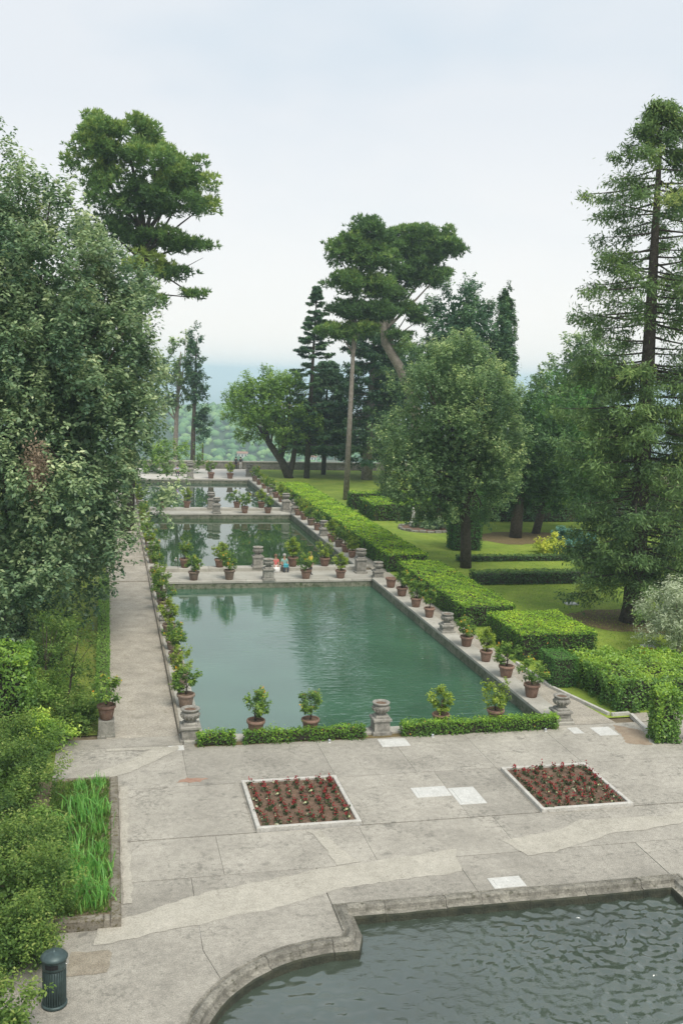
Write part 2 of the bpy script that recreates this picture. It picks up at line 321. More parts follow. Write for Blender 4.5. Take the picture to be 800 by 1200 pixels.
# gravel walks
pth = MB()
for x0, y0, x1, y1, z in [(-.03, 36.35, 2.58, 64.2, 0.0), (-.03, 64.215, 2.58, 68.9, .05), (-.03, 68.915, 2.58, 139, .03)]:
    n = 40; v = []; f = []
    v = [(x0, y0, z), (x1, y0, z), (x1, y1, z), (x0, y1, z), (x0, y0, z - .08), (x1, y0, z - .08)]
    pth.add(v, [(0, 1, 2, 3), (4, 5, 1, 0)])
struct(pth.build('gravel_path', GRAVEL))
struct(sheet('side_path', [(18.13, 35.4), (19.9, 35.4), (19.35, 40), (19.1, 44), (18.95, 125), (18.13, 125)], .004, GRAVEL))
struct(sheet('far_terrace', rect(2.6, 126.05, 19.5, 139.2), .012, GRAVEL2))
# water
def wsheet(name, x0, y0, x1, y1, z, m): return struct(sheet(name, rect(x0, y0, x1, y1), z, m))
wsheet('water', 3.2, 35.9, 17.4, 64.2, ZW, WAT1)
wsheet('water', 3.2, 67.8, 17.4, 95.2, ZW, WAT2)
wsheet('water', 3.2, 97.8, 17.4, 125.8, ZW, WAT3)

# ---- terrace of concrete panels (each panel its own piece), joints recessed
ter = struct(empty('terrace'))
J = .005
arcC = (5.4, 18.0); RO = 4.08; MIRX = 10.55
def arc_pts(r, a0, a1, n): return [(arcC[0] + r * cos(a0 + (a1 - a0) * i / n), arcC[1] + r * sin(a0 + (a1 - a0) * i / n)) for i in range(n + 1)]
outer = arc_pts(RO, R(200), R(88), 26) + [(5.62, 22.3), (5.62, 23.55)]
outer_full = outer + [(2 * MIRX - x, y) for x, y in reversed(outer)]
def jig(poly, a=.0): return poly
def panel(poly, dz=None):
    dz = random.uniform(-.004, .003) if dz is None else dz
    return prism('paving_panel', poly, -.055, dz, CONC, ter)
for xs, y0, y1 in [((-1.75, 2.62, 7.55, 10.4, 13.3, 16.6, 20.9, 26), 31.66, 35.38), ((.36, 4.26, 7.58, 11.0, 13.3, 16.62, 20.2, 26), 28.0, 31.65),
                   ((.36, 3.1, 7.4, 11.7, 15.4, 19.6, 26), 25.6, 27.96)]:
    for a, b in zip(xs[:-1], xs[1:]):
        if y0 == 28.0 and a in (4.26, 13.3): # flower bed cut-outs
            continue
        panel(rect(a + J, y0 + J, b - J, y1 - J))
# around the basin
i3 = [k for k, p in enumerate(outer) if p[0] <= 2.6 and p[1] > 18][-1]
panel([(-2.6, 16), (outer[0][0] - .4, 16), outer[0]] + outer[1:i3 + 1] + [(2.2, 22.1), (2.2, 23.4), (-2.6, 23.4)])
panel([(outer[i3][0] + .012, outer[i3][1] + .004)] + outer[i3 + 1:] + [(5.6, 25.58), (2.212, 25.58), (2.212, 22.1)])
panel(rect(-1.75, 35.4, 2.68, 36.33)); panel(rect(17.6, 35.4, 18.4, 36.3)) if False else None
panel(rect(.36, 23.41, 2.2, 25.58))
panel(rect(5.64, 23.57, 9.6, 25.58)); panel(rect(9.615, 23.57, 15.27, 25.58))
panel([(15.29, 23.57), (15.29, 23.0), (15.29, 22.35)] + [(2 * MIRX - x, y) for x, y in reversed(outer[:-2])] + [(19.9, 16), (26, 16), (26, 25.58), (15.29, 25.58)])
# pale cement repairs, ragged edged sheets 4 mm proud
def ragged(poly, amp, n=5):
    o = []
    for (x0, y0), (x1, y1) in zip(poly, poly[1:] + poly[:1]):
        k = max(2, int(math.hypot(x1 - x0, y1 - y0) * n)); dx, dy = x1 - x0, y1 - y0; l = math.hypot(dx, dy); w = 0
        for i in range(k):
            t = i / k; w = (w * .6 + random.uniform(-amp, amp)) if i else 0
            o.append((x0 + dx * t - dy / l * w, y0 + dy * t + dx / l * w))
    return o
pz_ = .006
for poly in [[(-.3, 22.75), (2.4, 23.25), (4.2, 23.72), (6.1, 24.40), (9.55, 24.75), (9.85, 26.05), (6.15, 25.55), (2.5, 24.75), (.3, 23.8), (-.15, 23.62)],
             [(11.75, 25.3), (12.6, 25.35), (14.6, 26.15), (17.3, 26.5), (18.3, 26.9), (18.3, 27.75), (17.2, 27.1), (14.4, 27.3), (13.2, 26.7), (11.35, 26.35)],
             [(5.8, 27.8), (6.2, 27.8), (6.5, 26.6), (6.95, 25.72), (6.2, 25.62), (6.1, 26.7)],
             [(-.8, 32.85), (-.6, 32.45), (.75, 33.05), (1.9, 34.3), (2.5, 34.9), (2.45, 35.3), (1.5, 35.0), (.2, 33.6)],
             [(.4, 24.5), (.62, 24.5), (.66, 31.9), (.4, 31.9)],
             [(.0, 35.05), (2.5, 35.0), (2.5, 35.25), (0, 35.3)]]:
    pz_ += .0016; sheet('cement_patch', ragged(poly, .05), pz_, PATCH, ter)
# small red-brown stain of exposed brick dust near the left path
sheet('worn_patch', ragged([(2.2, 31.95), (3.0, 31.9), (3.3, 32.15), (2.6, 32.35)], .06, 9), .0078, stone('worn_red', (.30, .17, .12), (.38, .26, .19), scale=4), ter)
sheet('worn_patch', ragged([(-.9, 21.6), (.0, 21.6), (.05, 22.5), (-.8, 22.55)], .05, 7), .0078, stone('worn_brown', (.235, .20, .15), (.33, .29, .225), scale=3, grain=(.5, 1.45), speck=((.12, .11, .08), 7.)), ter)
sheet('worn_patch', ragged([(19.2, 33.2), (20.1, 32.9), (20.5, 34.3), (19.7, 35.2)], .08, 7), .0078, stone('worn_brown2', (.27, .20, .14), (.36, .29, .21), scale=3), ter)

# ---- fountain basin kerb: stones swept along the outer outline
prof = [(0, -.2), (0, .06), (.05, .065), (.07, .03), (.11, .06), (.17, .115), (.25, .115), (.31, .07), (.33, -.03), (.36, -.06), (.46, -.075), (.485, -.12), (.485, -.8)]
def offs(path, d):
    o = []
    for k, p in enumerate(path):
        a = path[k - 1] if k else None; b = path[k + 1] if k < len(path) - 1 else None
        ns = []
        for u, w in ((a, p), (p, b)):
            if u is None or w is None: continue
            dx, dy = w[0] - u[0], w[1] - u[1]; l = math.hypot(dx, dy); ns.append((dy / l, -dx / l))
        nx = sum(q[0] for q in ns); ny = sum(q[1] for q in ns); l = math.hypot(nx, ny); nx /= l; ny /= l
        c = nx * ns[0][0] + ny * ns[0][1]; s_ = d / max(c, .5)
        o.append((p[0] + nx * s_, p[1] + ny * s_))
    return o
basin = empty('fountain_basin', (0, 0, 0)); tag(basin, 'weathered moulded stone rim of the rippled fountain basin in the foreground', 'basin')
def dens(path, st=.32):
    o = []
    for a, b in zip(path[:-1], path[1:]):
        k = max(1, int(math.hypot(b[0] - a[0], b[1] - a[1]) / st))
        o += [(a[0] + (b[0] - a[0]) * i / k, a[1] + (b[1] - a[1]) * i / k) for i in range(k)]
    return o + [path[-1]]
kp = dens(outer_full)
rings = [offs(kp, d) for d, z in prof]
k0 = 0; corner = {k for k, p in enumerate(kp) if any(math.hypot(p[0] - q[0], p[1] - q[1]) < .01 for q in [(5.62, 22.3), (5.62, 23.55), (2 * MIRX - 5.62, 22.3), (2 * MIRX - 5.62, 23.55)])}
while k0 < len(kp) - 1:
    k1 = min(len(kp) - 1, k0 + random.choice([3, 3, 4, 5]))
    for c in corner:
        if k0 < c < k1: k1 = min(len(kp) - 1, c + 1)
    mb = MB(); v = []; f = []; m_ = len(prof); dz = random.uniform(-.012, .012)
    for k in range(k0, k1 + 1):
        for q, (d, z) in enumerate(prof):
            x, y = rings[q][k]
            if k in (k0, k1):   # pull the end in a little: an open joint
                kk = k0 + 1 if k == k0 else k1 - 1; x2, y2 = rings[q][kk]; x += (x2 - x) * .018; y += (y2 - y) * .018
            jz = random.uniform(-.008, .008) if 1 < q < 12 else 0
            v.append((x, y, z + dz + jz))
    for k in range(k1 - k0):
        for q in range(m_ - 1): f.append((k * m_ + q, k * m_ + q + 1, k * m_ + m_ + q + 1, k * m_ + m_ + q))
    f.append(tuple(range(m_))[::-1]); f.append(tuple((k1 - k0) * m_ + q for q in range(m_)))
    o_k = mb.add(v, f).build('kerb_stone', BASINSTONE, basin); o_k.data.materials.append(WETST)
    for p_ in o_k.data.polygons:   # algae-dark inner face at the waterline
        if p_.index < (k1 - k0) * (m_ - 1) and p_.index % (m_ - 1) >= m_ - 3: p_.material_index = 1
    k0 = k1
# basin water: real little waves, stronger towards the right
nx_, ny_ = 370, 165
gx = np.linspace(1.6, 19.4, nx_); gy = np.linspace(15.5, 23.2, ny_); X, Y = np.meshgrid(gx, gy)
Z = np.zeros_like(X); wr = np.random.default_rng(3)
amp = .9 + 1.9 * np.clip((X - 7.0) / 5.5, 0, 1)
for k in range(46):
    a = wr.normal(pi / 2 + .2, .6); lam = wr.uniform(.2, .6); kk = 2 * pi / lam
    Z += .0016 * (lam / .4) * np.sin(kk * (X * cos(a) + Y * sin(a)) + wr.uniform(0, 6.28))
Z *= amp
Vp = np.stack([X, Y, Z - .3], -1).reshape(-1, 3); ii = np.arange(nx_ * ny_).reshape(ny_, nx_)
Qp = np.stack([ii[:-1, :-1], ii[:-1, 1:], ii[1:, 1:], ii[1:, :-1]], -1).reshape(-1, 4)
cx_, cy_ = X[:-1, :-1].ravel() + .016, Y[:-1, :-1].ravel() + .015
inside = ((cx_ > 5.9) & (cx_ < 15.0) & (cy_ < 23.3)) | (np.hypot(cx_ - 5.4, cy_ - 18) < 3.8) | (np.hypot(cx_ - 2 * MIRX + 5.4, cy_ - 18) < 3.8)
struct(link('water', npmesh('basin_water', Vp, Qp[inside], WATP, smooth=True)))

# ---- pond walls, ledges and dams
def blocks(parent, x0, y0, x1, y1, z0, z1, axis, ln, m, name='coping_stone', b=.015):
    a, e_ = (x0, x1) if axis == 'x' else (y0, y1); p = a
    while p < e_ - .05:
        q = min(e_, p + ln * random.uniform(.8, 1.2))
        if e_ - q < .4: q = e_
        dz = random.uniform(-.006, .006); mb = MB()
        if axis == 'x': mb.box(p + .006, y0, z0, q - .006, y1, z1 + dz, b)
        else: mb.box(x0, p + .006, z0, x1, q - .006, z1 + dz, b)
        mb.build(name, m, parent); p = q
pw = empty('pond_wall'); tag(pw, 'pale stone ledge carrying flowerpots along the right side of the three ponds', 'wall')
for ya, yb in ((35.42, 63.95), (68.05, 94.95), (98.05, 125.4)):
    blocks(pw, 17.22, ya, 18.12, yb, -.03, .10 if ya < 90 else .12, 'y', 2.2, LEDGE)
    blocks(pw, 17.26, ya, 18.1, yb, -1.4, -.035, 'y', 1.5, WALLST, 'wall_block', .01)
pw = empty('pond_wall'); tag(pw, 'narrow stone ledge between the long gravel path and the ponds', 'wall')
for ya, yb in ((36.0, 63.95), (68.05, 94.95), (98.05, 125.4)):
    blocks(pw, 2.72, ya, 3.5, yb, -.10, .04, 'y', 2.2, LEDGE)
    blocks(pw, 2.8, ya, 3.42, yb, -1.4, -.105, 'y', 1.5, WALLST, 'wall_block', .01)
pw = empty('pond_wall'); tag(pw, 'low front wall of the nearest pond behind the clipped hedges', 'wall')
blocks(pw, 2.72, 35.42, 17.2, 35.98, -.10, .10, 'x', 1.6, LEDGE)
blocks(pw, 2.8, 35.5, 17.2, 35.92, -1.4, -.105, 'x', 1.5, WALLST, 'wall_block', .01)
for ya, yb, lb in ((64.0, 68.0, 'stone causeway with urns and pots between the nearest and the middle pond'), (95.0, 98.0, 'stone causeway between the middle and the farthest pond')):
    d = empty('causeway'); tag(d, lb, 'causeway')
    blocks(d, 2.72, ya, 18.2, ya + .45, -.14, .0, 'x', 1.9, LEDGE)
    blocks(d, 2.75, ya + .04, 18.1, ya + .5, -1.4, -.145, 'x', 1.3, WALLST, 'wall_block', .012)
    MB().box(2.72, ya + .51, -.3, 18.1, yb - .86, .0).build('walkway', LEDGE, d)
    blocks(d, 2.9, yb - .85, 17.2, yb - .02, -.3, .24, 'x', 2.0, LEDGE, 'kerb_stone', .025)
    blocks(d, 2.9, yb - .8, 17.2, yb - .06, -1.4, -.305, 'x', 1.3, WALLST, 'wall_block', .012)
d = empty('pond_wall'); tag(d, 'far end wall of the farthest pond, below two potted trees', 'wall')
blocks(d, 2.72, 125.5, 18.2, 126.02, -.14, .02, 'x', 1.9, LEDGE); blocks(d, 2.75, 125.54, 18.1, 126.0, -1.4, -.145, 'x', 1.3, WALLST, 'wall_block', .012)
# pond floors so that no gap shows below water
for y0, y1 in ((35.9, 64.1), (67.9, 95.1), (97.9, 125.6)): struct(sheet('pond_floor', rect(2.9, y0, 17.6, y1), -1.39, EARTH))
struct(sheet('pond_floor', rect(1.0, 15, 20, 24), -.79, EARTH))
# timber edging along the path
eg = empty('path_edging'); tag(eg, 'thin raised edging strip along the right side of the gravel path', 'edging')
blocks(eg, 2.6, 36.3, 2.7, 125, -.2, .16, 'y', 3.0, WOODE, 'edging_board', .01)
# far parapet
pa = empty('parapet'); tag(pa, 'long grey stone parapet wall at the far end overlooking the valley', 'wall')
blocks(pa, -30, 139.5, 75, 139.95, -.5, .92, 'x', 3.0, OLDSTONE, 'wall_panel', .01)
blocks(pa, -30, 139.42, 75, 140.03, .92, 1.08, 'x', 3.0, LEDGE, 'coping_stone', .02)
# ---- valley beyond: one terrain sheet to the horizon
def terr(x, y):
    d = np.maximum(y - 140, 0.0)
    z = -6 - 110 * (1 - np.exp(-d / 130.))
    z = np.minimum(z, -6.) - 45 * (1 - np.exp(-d / 1500.))
    # wooded hill
    g = 105 * np.exp(-(((y - 1150) / 420.) ** 2)) * (.75 + .25 * np.sin(x / 160. + .6)) * np.exp(-((x - 200) / 900.) ** 2)
    z = z + g + 6 * np.sin(x / 75. + y / 90.) * np.exp(-((y - 1000) / 700.) ** 2)
    far = np.clip((y - 6500) / 6000., 0, 1) ** 2
    z = z + far * (25 + 30 * np.sin(x / 2100. + .5) + 15 * np.sin(x / 700. + 2) + 18 * np.sin(y / 900.))
    return z
ys = np.concatenate([np.linspace(141, 600, 40), np.linspace(620, 1900, 90), np.geomspace(1950, 22000, 90)])
us = np.linspace(-1.3, 1.6, 110)
YY, UU = np.meshgrid(ys, us, indexing='ij'); XX = UU * (YY + 260)
ZZ = terr(XX, YY); ii = np.arange(YY.size).reshape(YY.shape)
QQ = np.stack([ii[:-1, :-1], ii[:-1, 1:], ii[1:, 1:], ii[1:, :-1]], -1).reshape(-1, 4)
M, nt = mat('valley_land'); l = nt.links.new; geo = N(nt, 'ShaderNodeNewGeometry')
mp = N(nt, 'ShaderNodeMapping'); mp.inputs['Scale'].default_value = (.004, .0022, .004); l(geo.outputs['Position'], mp.inputs[0])
vo = N(nt, 'ShaderNodeTexVoronoi', Scale=1.0); l(mp.outputs[0], vo.inputs['Vector'])
sp_ = N(nt, 'ShaderNodeSeparateColor'); l(vo.outputs['Color'], sp_.inputs[0])
r = ramp(nt, [(0, (.035, .075, .03)), (.55, (.06, .11, .035)), (.72, (.14, .17, .07)), (.86, (.30, .27, .19)), (1, (.10, .13, .05))]); l(sp_.outputs[0], r.inputs[0])
nz = N(nt, 'ShaderNodeTexNoise', Scale=.02, Detail=6.0); l(geo.outputs['Position'], nz.inputs['Vector'])
mu = N(nt, 'ShaderNodeMix', data_type='RGBA', blend_type='MULTIPLY'); mu.inputs[0].default_value = .7; l(r.outputs[0], mu.inputs[6]); l(nz.outputs['Fac'], mu.inputs[7])
p = N(nt, 'ShaderNodeBsdfPrincipled', Roughness=.95); o_ = N(nt, 'ShaderNodeOutputMaterial'); l(mu.outputs[2], p.inputs['Base Color']); l(p.outputs[0], o_.inputs[0])
struct(link('valley', npmesh('valley', np.stack([XX, YY, ZZ], -1).reshape(-1, 3), QQ, M, smooth=True)))
# far wood on the hill: low lumps of leafy facets, one mass
n = 3800
yy = rng.uniform(560, 1420, n); xx = (yy) * rng.uniform(.06, .30, n); zz = terr(xx, yy)
ico = bmesh.new(); bmesh.ops.create_icosphere(ico, subdivisions=1, radius=1); iv = np.array([v.co[:] for v in ico.verts]); itr = np.array([[v.index for v in f.verts] for f in ico.faces]); ico.free()
rr = rng.uniform(1.8, 5.2, n)
V = iv[None] * (rr[:, None, None] * np.array([1, 1, .9])) * rng.uniform(.7, 1.25, (n, len(iv), 1)) + np.stack([xx, yy, zz + rr * .5], -1)[:, None]
Q = (itr[None] + (np.arange(n) * len(iv))[:, None, None]).reshape(-1, 3)
tag(link('far_wood', npmesh('far_wood', V.reshape(-1, 3), Q, FAR, np.repeat(rng.random(n), len(itr)))), 'hazy green woodland covering the hill beyond the parapet', 'woodland', kind='stuff')
# houses on the hill and the distant town
HW = [plain('far_wall_a', (.62, .58, .50), .9), plain('far_wall_b', (.55, .45, .35), .9), plain('far_wall_c', (.70, .68, .64), .9)]
HR = plain('far_roof', (.30, .15, .09), .9); HG = plain('far_window', (.05, .05, .055), .4)
hw = []
def house(x, y, w, dp, h, rz, k):
    e_ = empty('house', (x, y, float(terr(np.float64(x), np.float64(y))) - 1), rz)
    MB().box(-w / 2, -dp / 2, 0, w / 2, dp / 2, h + 1).build('wall', HW[k % 3], e_)
    rf = MB(); o1 = .5
    rf.add([(-w / 2 - o1, -dp / 2 - o1, h + .9), (w / 2 + o1, -dp / 2 - o1, h + .9), (w / 2 + o1, dp / 2 + o1, h + .9), (-w / 2 - o1, dp / 2 + o1, h + .9), (-w / 2 - o1, 0, h + 1 + dp * .28), (w / 2 + o1, 0, h + 1 + dp * .28)],
           [(0, 1, 5, 4), (2, 3, 4, 5), (1, 2, 5), (3, 0, 4), (3, 2, 1, 0)])
    rf.build('roof', HR, e_)
    for i in range(3):
        xw = -w / 2 + w * (i + .5) / 3
        MB().box(xw - .7, -dp / 2 - .06, h * .45, xw + .7, -dp / 2 + .05, h * .45 + 1.9).build('window', HG, e_)
    return e_
desc = ['cream hillside house', 'tan hillside house', 'white hillside house']
hp = [(118, 900, 9), (150, 980, 10), (178, 880, 8), (205, 1010, 11), (228, 930, 8), (190, 1090, 11), (140, 1110, 10), (262, 1060, 10), (246, 860, 13), (165, 820, 12), (300, 1120, 11), (215, 830, 12)]
for k, (x, y, w) in enumerate(hp):
    h_ = house(x, y, w, w * .6, w * .4, rng.uniform(-.6, .6), k); h_.location.z += 3
    tag(h_, desc[k % 3] + ' with red roof among the hazy woods beyond the parapet', 'house', 'hazy houses on the far hillside')
n = 1500; yy = rng.uniform(2300, 4600, n); xx = yy * rng.uniform(.0, .5, n); zz = terr(xx, yy)
w = rng.uniform(8, 30, n); d_ = rng.uniform(8, 22, n); h = rng.uniform(8, 22, n)
cb = np.array([[-.5, -.5, 0], [.5, -.5, 0], [.5, .5, 0], [-.5, .5, 0], [-.5, -.5, 1], [.5, -.5, 1], [.5, .5, 1], [-.5, .5, 1]])
cf = np.array([(4, 5, 6, 7), (0, 1, 5, 4), (1, 2, 6, 5), (2, 3, 7, 6), (3, 0, 4, 7)])
V = cb[None] * np.stack([w, d_, h], -1)[:, None] + np.stack([xx, yy, zz], -1)[:, None]
Q = (cf[None] + (np.arange(n) * 8)[:, None, None]).reshape(-1, 4)
mi = np.repeat(rng.integers(0, 3, n), 5)
tag(link('distant_town', npmesh('distant_town', V.reshape(-1, 3), Q, HW, mi=mi)), 'pale blocks of a distant town in the haze of the plain', 'town', kind='stuff')

# ================================================================= PLANTS
def clump_crown(lobes, ncl, rc, nsub, nleaf, ls, asp=.5, zel=1.2, inner=.22, seed=1, upb=.5, jit=.22, tipl=.42, cull=None, fsz=1.9, wts=None, sub_r=.27, spread=.55, fill=0):
    """lobes: (x,y,z,rx,ry,rz). Clumps on the lobes' surfaces, sprigs in clumps, leaves on sprigs"""
    g = np.random.default_rng(seed); lob = np.array(lobes, float)
    ar = (lob[:, 3] * lob[:, 4] + lob[:, 3] * lob[:, 5] + lob[:, 4] * lob[:, 5]) * (1 if wts is None else np.array(wts)); pick = g.choice(len(lob), ncl, p=ar / ar.sum())
    d = unit(g.normal(size=(ncl, 3))); rad = np.where(g.random(ncl) < inner, g.uniform(.4, .8, ncl), g.uniform(.80, 1.0 + jit, ncl))
    C = lob[pick, :3] + d * lob[pick, 3:] * rad[:, None]
    # drop clumps deep inside another lobe
    keep = np.ones(ncl, bool)
    for k in range(len(lob)):
        q = np.linalg.norm((C - lob[k, :3]) / lob[k, 3:], axis=1); keep &= ~((q < .62) & (g.random(ncl) < .8))
    if cull: keep &= cull(C, g)
    C = C[keep]; D = unit(d[keep] / lob[pick[keep], 3:] * 3 + np.array([0, 0, .35])); n = len(C)
    R_ = rc * g.uniform(.6, 1.35, n); ct = g.normal(.42, .13, n)
    # sprigs
    sd = unit(D[:, None] * .75 + g.normal(size=(n, nsub, 3)) * .75)
    sp = C[:, None] + sd * (R_[:, None, None] * g.uniform(.25, 1.0, (n, nsub, 1)) ** .7) * np.array([1, 1, zel])
    lit = (sd * unit(D * .6 + np.array([0, 0, .6]))[:, None]).sum(-1)  # light painted into sprig tint: paler up and outward, darker beneath, besides young growth
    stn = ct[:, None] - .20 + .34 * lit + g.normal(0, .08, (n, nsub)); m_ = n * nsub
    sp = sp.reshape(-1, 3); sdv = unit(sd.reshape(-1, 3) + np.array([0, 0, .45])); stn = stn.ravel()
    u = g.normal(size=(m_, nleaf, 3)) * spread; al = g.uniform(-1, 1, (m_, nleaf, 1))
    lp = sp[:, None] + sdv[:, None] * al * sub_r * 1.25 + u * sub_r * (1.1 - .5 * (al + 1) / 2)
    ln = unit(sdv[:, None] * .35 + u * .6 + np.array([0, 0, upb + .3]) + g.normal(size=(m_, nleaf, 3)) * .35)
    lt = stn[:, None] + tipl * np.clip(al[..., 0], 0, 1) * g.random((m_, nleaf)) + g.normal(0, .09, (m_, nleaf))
    k = m_ * nleaf
    V, Q = leaves(lp.reshape(-1, 3), ln.reshape(-1, 3), ls * g.uniform(.7, 1.3, k), asp)
    T = np.clip(lt.ravel(), 0, .99)
    if fill:   # leafy twigs deep in the crown
        pk = g.choice(len(lob), fill, p=ar / ar.sum()); dd = unit(g.normal(size=(fill, 3))); c2 = lob[pk, :3] + dd * lob[pk, 3:] * g.uniform(.25, .84, (fill, 1))
        V2, Q2 = leaves(c2, g.normal(size=(fill, 3)) + np.array([0, 0, .5]), ls * fsz * g.uniform(.7, 1.3, fill), asp); V = np.concatenate([V, V2]); Q = np.concatenate([Q, Q2 + k * 4]); T = np.concatenate([T, np.clip(g.normal(.35, .12, fill), 0, 1)])
    return V, Q, T, C
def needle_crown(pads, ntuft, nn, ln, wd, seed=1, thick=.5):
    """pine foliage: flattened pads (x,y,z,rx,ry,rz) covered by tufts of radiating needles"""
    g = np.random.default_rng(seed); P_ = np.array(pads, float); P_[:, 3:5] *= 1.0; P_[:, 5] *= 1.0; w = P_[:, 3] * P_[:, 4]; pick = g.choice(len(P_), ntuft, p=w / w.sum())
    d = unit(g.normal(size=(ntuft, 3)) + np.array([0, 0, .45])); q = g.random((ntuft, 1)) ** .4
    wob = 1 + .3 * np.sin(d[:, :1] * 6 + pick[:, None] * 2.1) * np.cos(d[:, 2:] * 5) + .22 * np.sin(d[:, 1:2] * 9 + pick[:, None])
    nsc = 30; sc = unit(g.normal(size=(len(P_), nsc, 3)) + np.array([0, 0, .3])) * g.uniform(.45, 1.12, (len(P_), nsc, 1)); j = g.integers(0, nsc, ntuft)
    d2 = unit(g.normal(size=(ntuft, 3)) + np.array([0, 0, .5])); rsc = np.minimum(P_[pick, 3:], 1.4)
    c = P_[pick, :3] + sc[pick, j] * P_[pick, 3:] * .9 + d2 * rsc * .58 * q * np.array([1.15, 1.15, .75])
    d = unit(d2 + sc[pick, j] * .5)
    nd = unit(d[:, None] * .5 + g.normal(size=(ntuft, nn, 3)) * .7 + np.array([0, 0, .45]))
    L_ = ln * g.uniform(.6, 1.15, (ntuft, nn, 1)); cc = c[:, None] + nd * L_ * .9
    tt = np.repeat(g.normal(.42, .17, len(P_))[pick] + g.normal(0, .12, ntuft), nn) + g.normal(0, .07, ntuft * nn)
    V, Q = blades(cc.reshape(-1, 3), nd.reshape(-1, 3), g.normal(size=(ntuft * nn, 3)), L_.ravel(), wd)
    return V, Q, np.clip(tt + .34 * np.repeat(d[:, 2], nn) - .12, 0, 1)  # tops lighter, undersides darker: light painted into the needle tint
def bez(p0, p1, p2, n=8):
    p0, p1, p2 = Vector(p0), Vector(p1), Vector(p2)
    return [p0 * (1 - t) ** 2 + p1 * 2 * t * (1 - t) + p2 * t * t for t in [i / n for i in range(n + 1)]]
def limb(mb, p0, p2, r0, r1, sag=0.0, n=6, seg=7):
    p0, p2 = Vector(p0), Vector(p2); mid = (p0 + p2) / 2 + Vector((random.uniform(-.1, .1), random.uniform(-.1, .1), sag)) * (p2 - p0).length
    pts = bez(p0, mid, p2, n); mb.tube(pts, [r0 + (r1 - r0) * i / n for i in range(n + 1)], seg, .06)
def tree(name, label, cat, base, trunk, crown, fmat, bark=None, branches=None, group=None, extra=None):
    """trunk: list of (points, radii) in world space; crown (V,Q,tint) world space; stored relative to the base"""
    bark = bark or BARK; e_ = empty(name, base); tag(e_, label, cat, group); b = Vector(base)
    mb = MB(); pts, rad = trunk; mb.tube([Vector(p) - b for p in pts], rad, 10, .05); mb.build('trunk', bark, e_, True)
    if branches:
        mb = MB()
        for p0, p2, r0, r1, sag in branches: limb(mb, Vector(p0) - b, Vector(p2) - b, r0, r1, sag)
        mb.build('branches', bark, e_, True)
    V, Q, T = crown[:3]; link('crown', npmesh('crown', V - np.array(base), Q, fmat, T), e_)
    return e_
def brs(start_pts, C, k, r0, r1, sag, seed=1):
    g = random.Random(seed); o = []
    for c in g.sample(list(range(len(C))), min(k, len(C))):
        p0 = g.choice(start_pts); o.append((p0, C[c], r0, r1, sag))
    return o

# ---- big holm oak on the left
lob = [(-4.4, 51.5, 14.8, 5.2, 4.6, 6.2), (-3.2, 51, 10, 5.0, 5, 6.3), (-1.5, 52.5, 8.6, 3.9, 4, 4.4), (-5.4, 49.5, 6.2, 4.6, 4.3, 5.0), (-1.7, 52.6, 13.6, 3.7, 3.4, 4.6), (-6.6, 52, 17.0, 3.6, 3.4, 5.4), (-2.2, 49.5, 5.4, 2.4, 2.5, 3.4), (-4.2, 47.5, 3.9, 2.6, 2, 3.2), (-6.5, 47, 3.5, 2.5, 2.5, 3.2)]
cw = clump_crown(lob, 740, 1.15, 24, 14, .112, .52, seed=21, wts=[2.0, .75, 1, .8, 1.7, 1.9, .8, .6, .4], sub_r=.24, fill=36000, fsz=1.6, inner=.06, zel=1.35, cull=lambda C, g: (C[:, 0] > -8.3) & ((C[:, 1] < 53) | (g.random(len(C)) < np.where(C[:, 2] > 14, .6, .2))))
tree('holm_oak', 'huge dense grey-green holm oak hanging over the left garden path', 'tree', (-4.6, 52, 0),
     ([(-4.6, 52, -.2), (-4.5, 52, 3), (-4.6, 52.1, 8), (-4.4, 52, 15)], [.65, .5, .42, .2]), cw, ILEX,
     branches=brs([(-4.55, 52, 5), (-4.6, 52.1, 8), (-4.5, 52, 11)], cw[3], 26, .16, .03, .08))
hd = bpy.data.objects['holm_oak']
g_ = np.random.default_rng(4); c_ = np.array([-3.1, 46.3, 9.0]) + g_.normal(size=(900, 3)) * np.array([.3, .3, .6])
V, Q = leaves(c_, g_.normal(size=(900, 3)), .09, .5); dl = link('dead_leaves', npmesh('dead_leaves', V - np.array([-4.6, 52, 0]), Q, DEAD, g_.random(900)), hd); dl['label'] = 'patch of dead brown leaves'
# ---- tall pine behind it
pads = [(1.2, 85, 31.2, 4.4, 4, 1.9), (3.6, 84, 29.2, 4.2, 4, 1.9), (6.2, 85, 28.2, 2.6, 3, 1.3), (-1.2, 85, 29.6, 2.6, 3, 1.6), (1.0, 84, 27.0, 3.0, 3, 1.8), (4.6, 84, 26.6, 3.2, 3, 1.1), (6.6, 85, 23.4, 2.0, 2, .6), (3.8, 85, 23.6, 2.6, 2.4, 1.0), (3.0, 85, 21.6, 2.2, 2, 1.1), (5.3, 85, 21.2, 1.5, 1.5, .5), (6.8, 85, 19.6, 1.0, 1, .45), (0.2, 85, 24.0, 2.6, 2.4, 1.4), (2.6, 85, 18.8, 2.0, 2, 1.0), (7.6, 85, 26.6, 1.2, 1.5, .7)]
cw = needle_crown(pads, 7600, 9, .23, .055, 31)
tr = [(1.6, 85, -.2), (1.9, 85, 10), (2.5, 85, 19), (2.9, 85, 24), (1.8, 85, 30)]
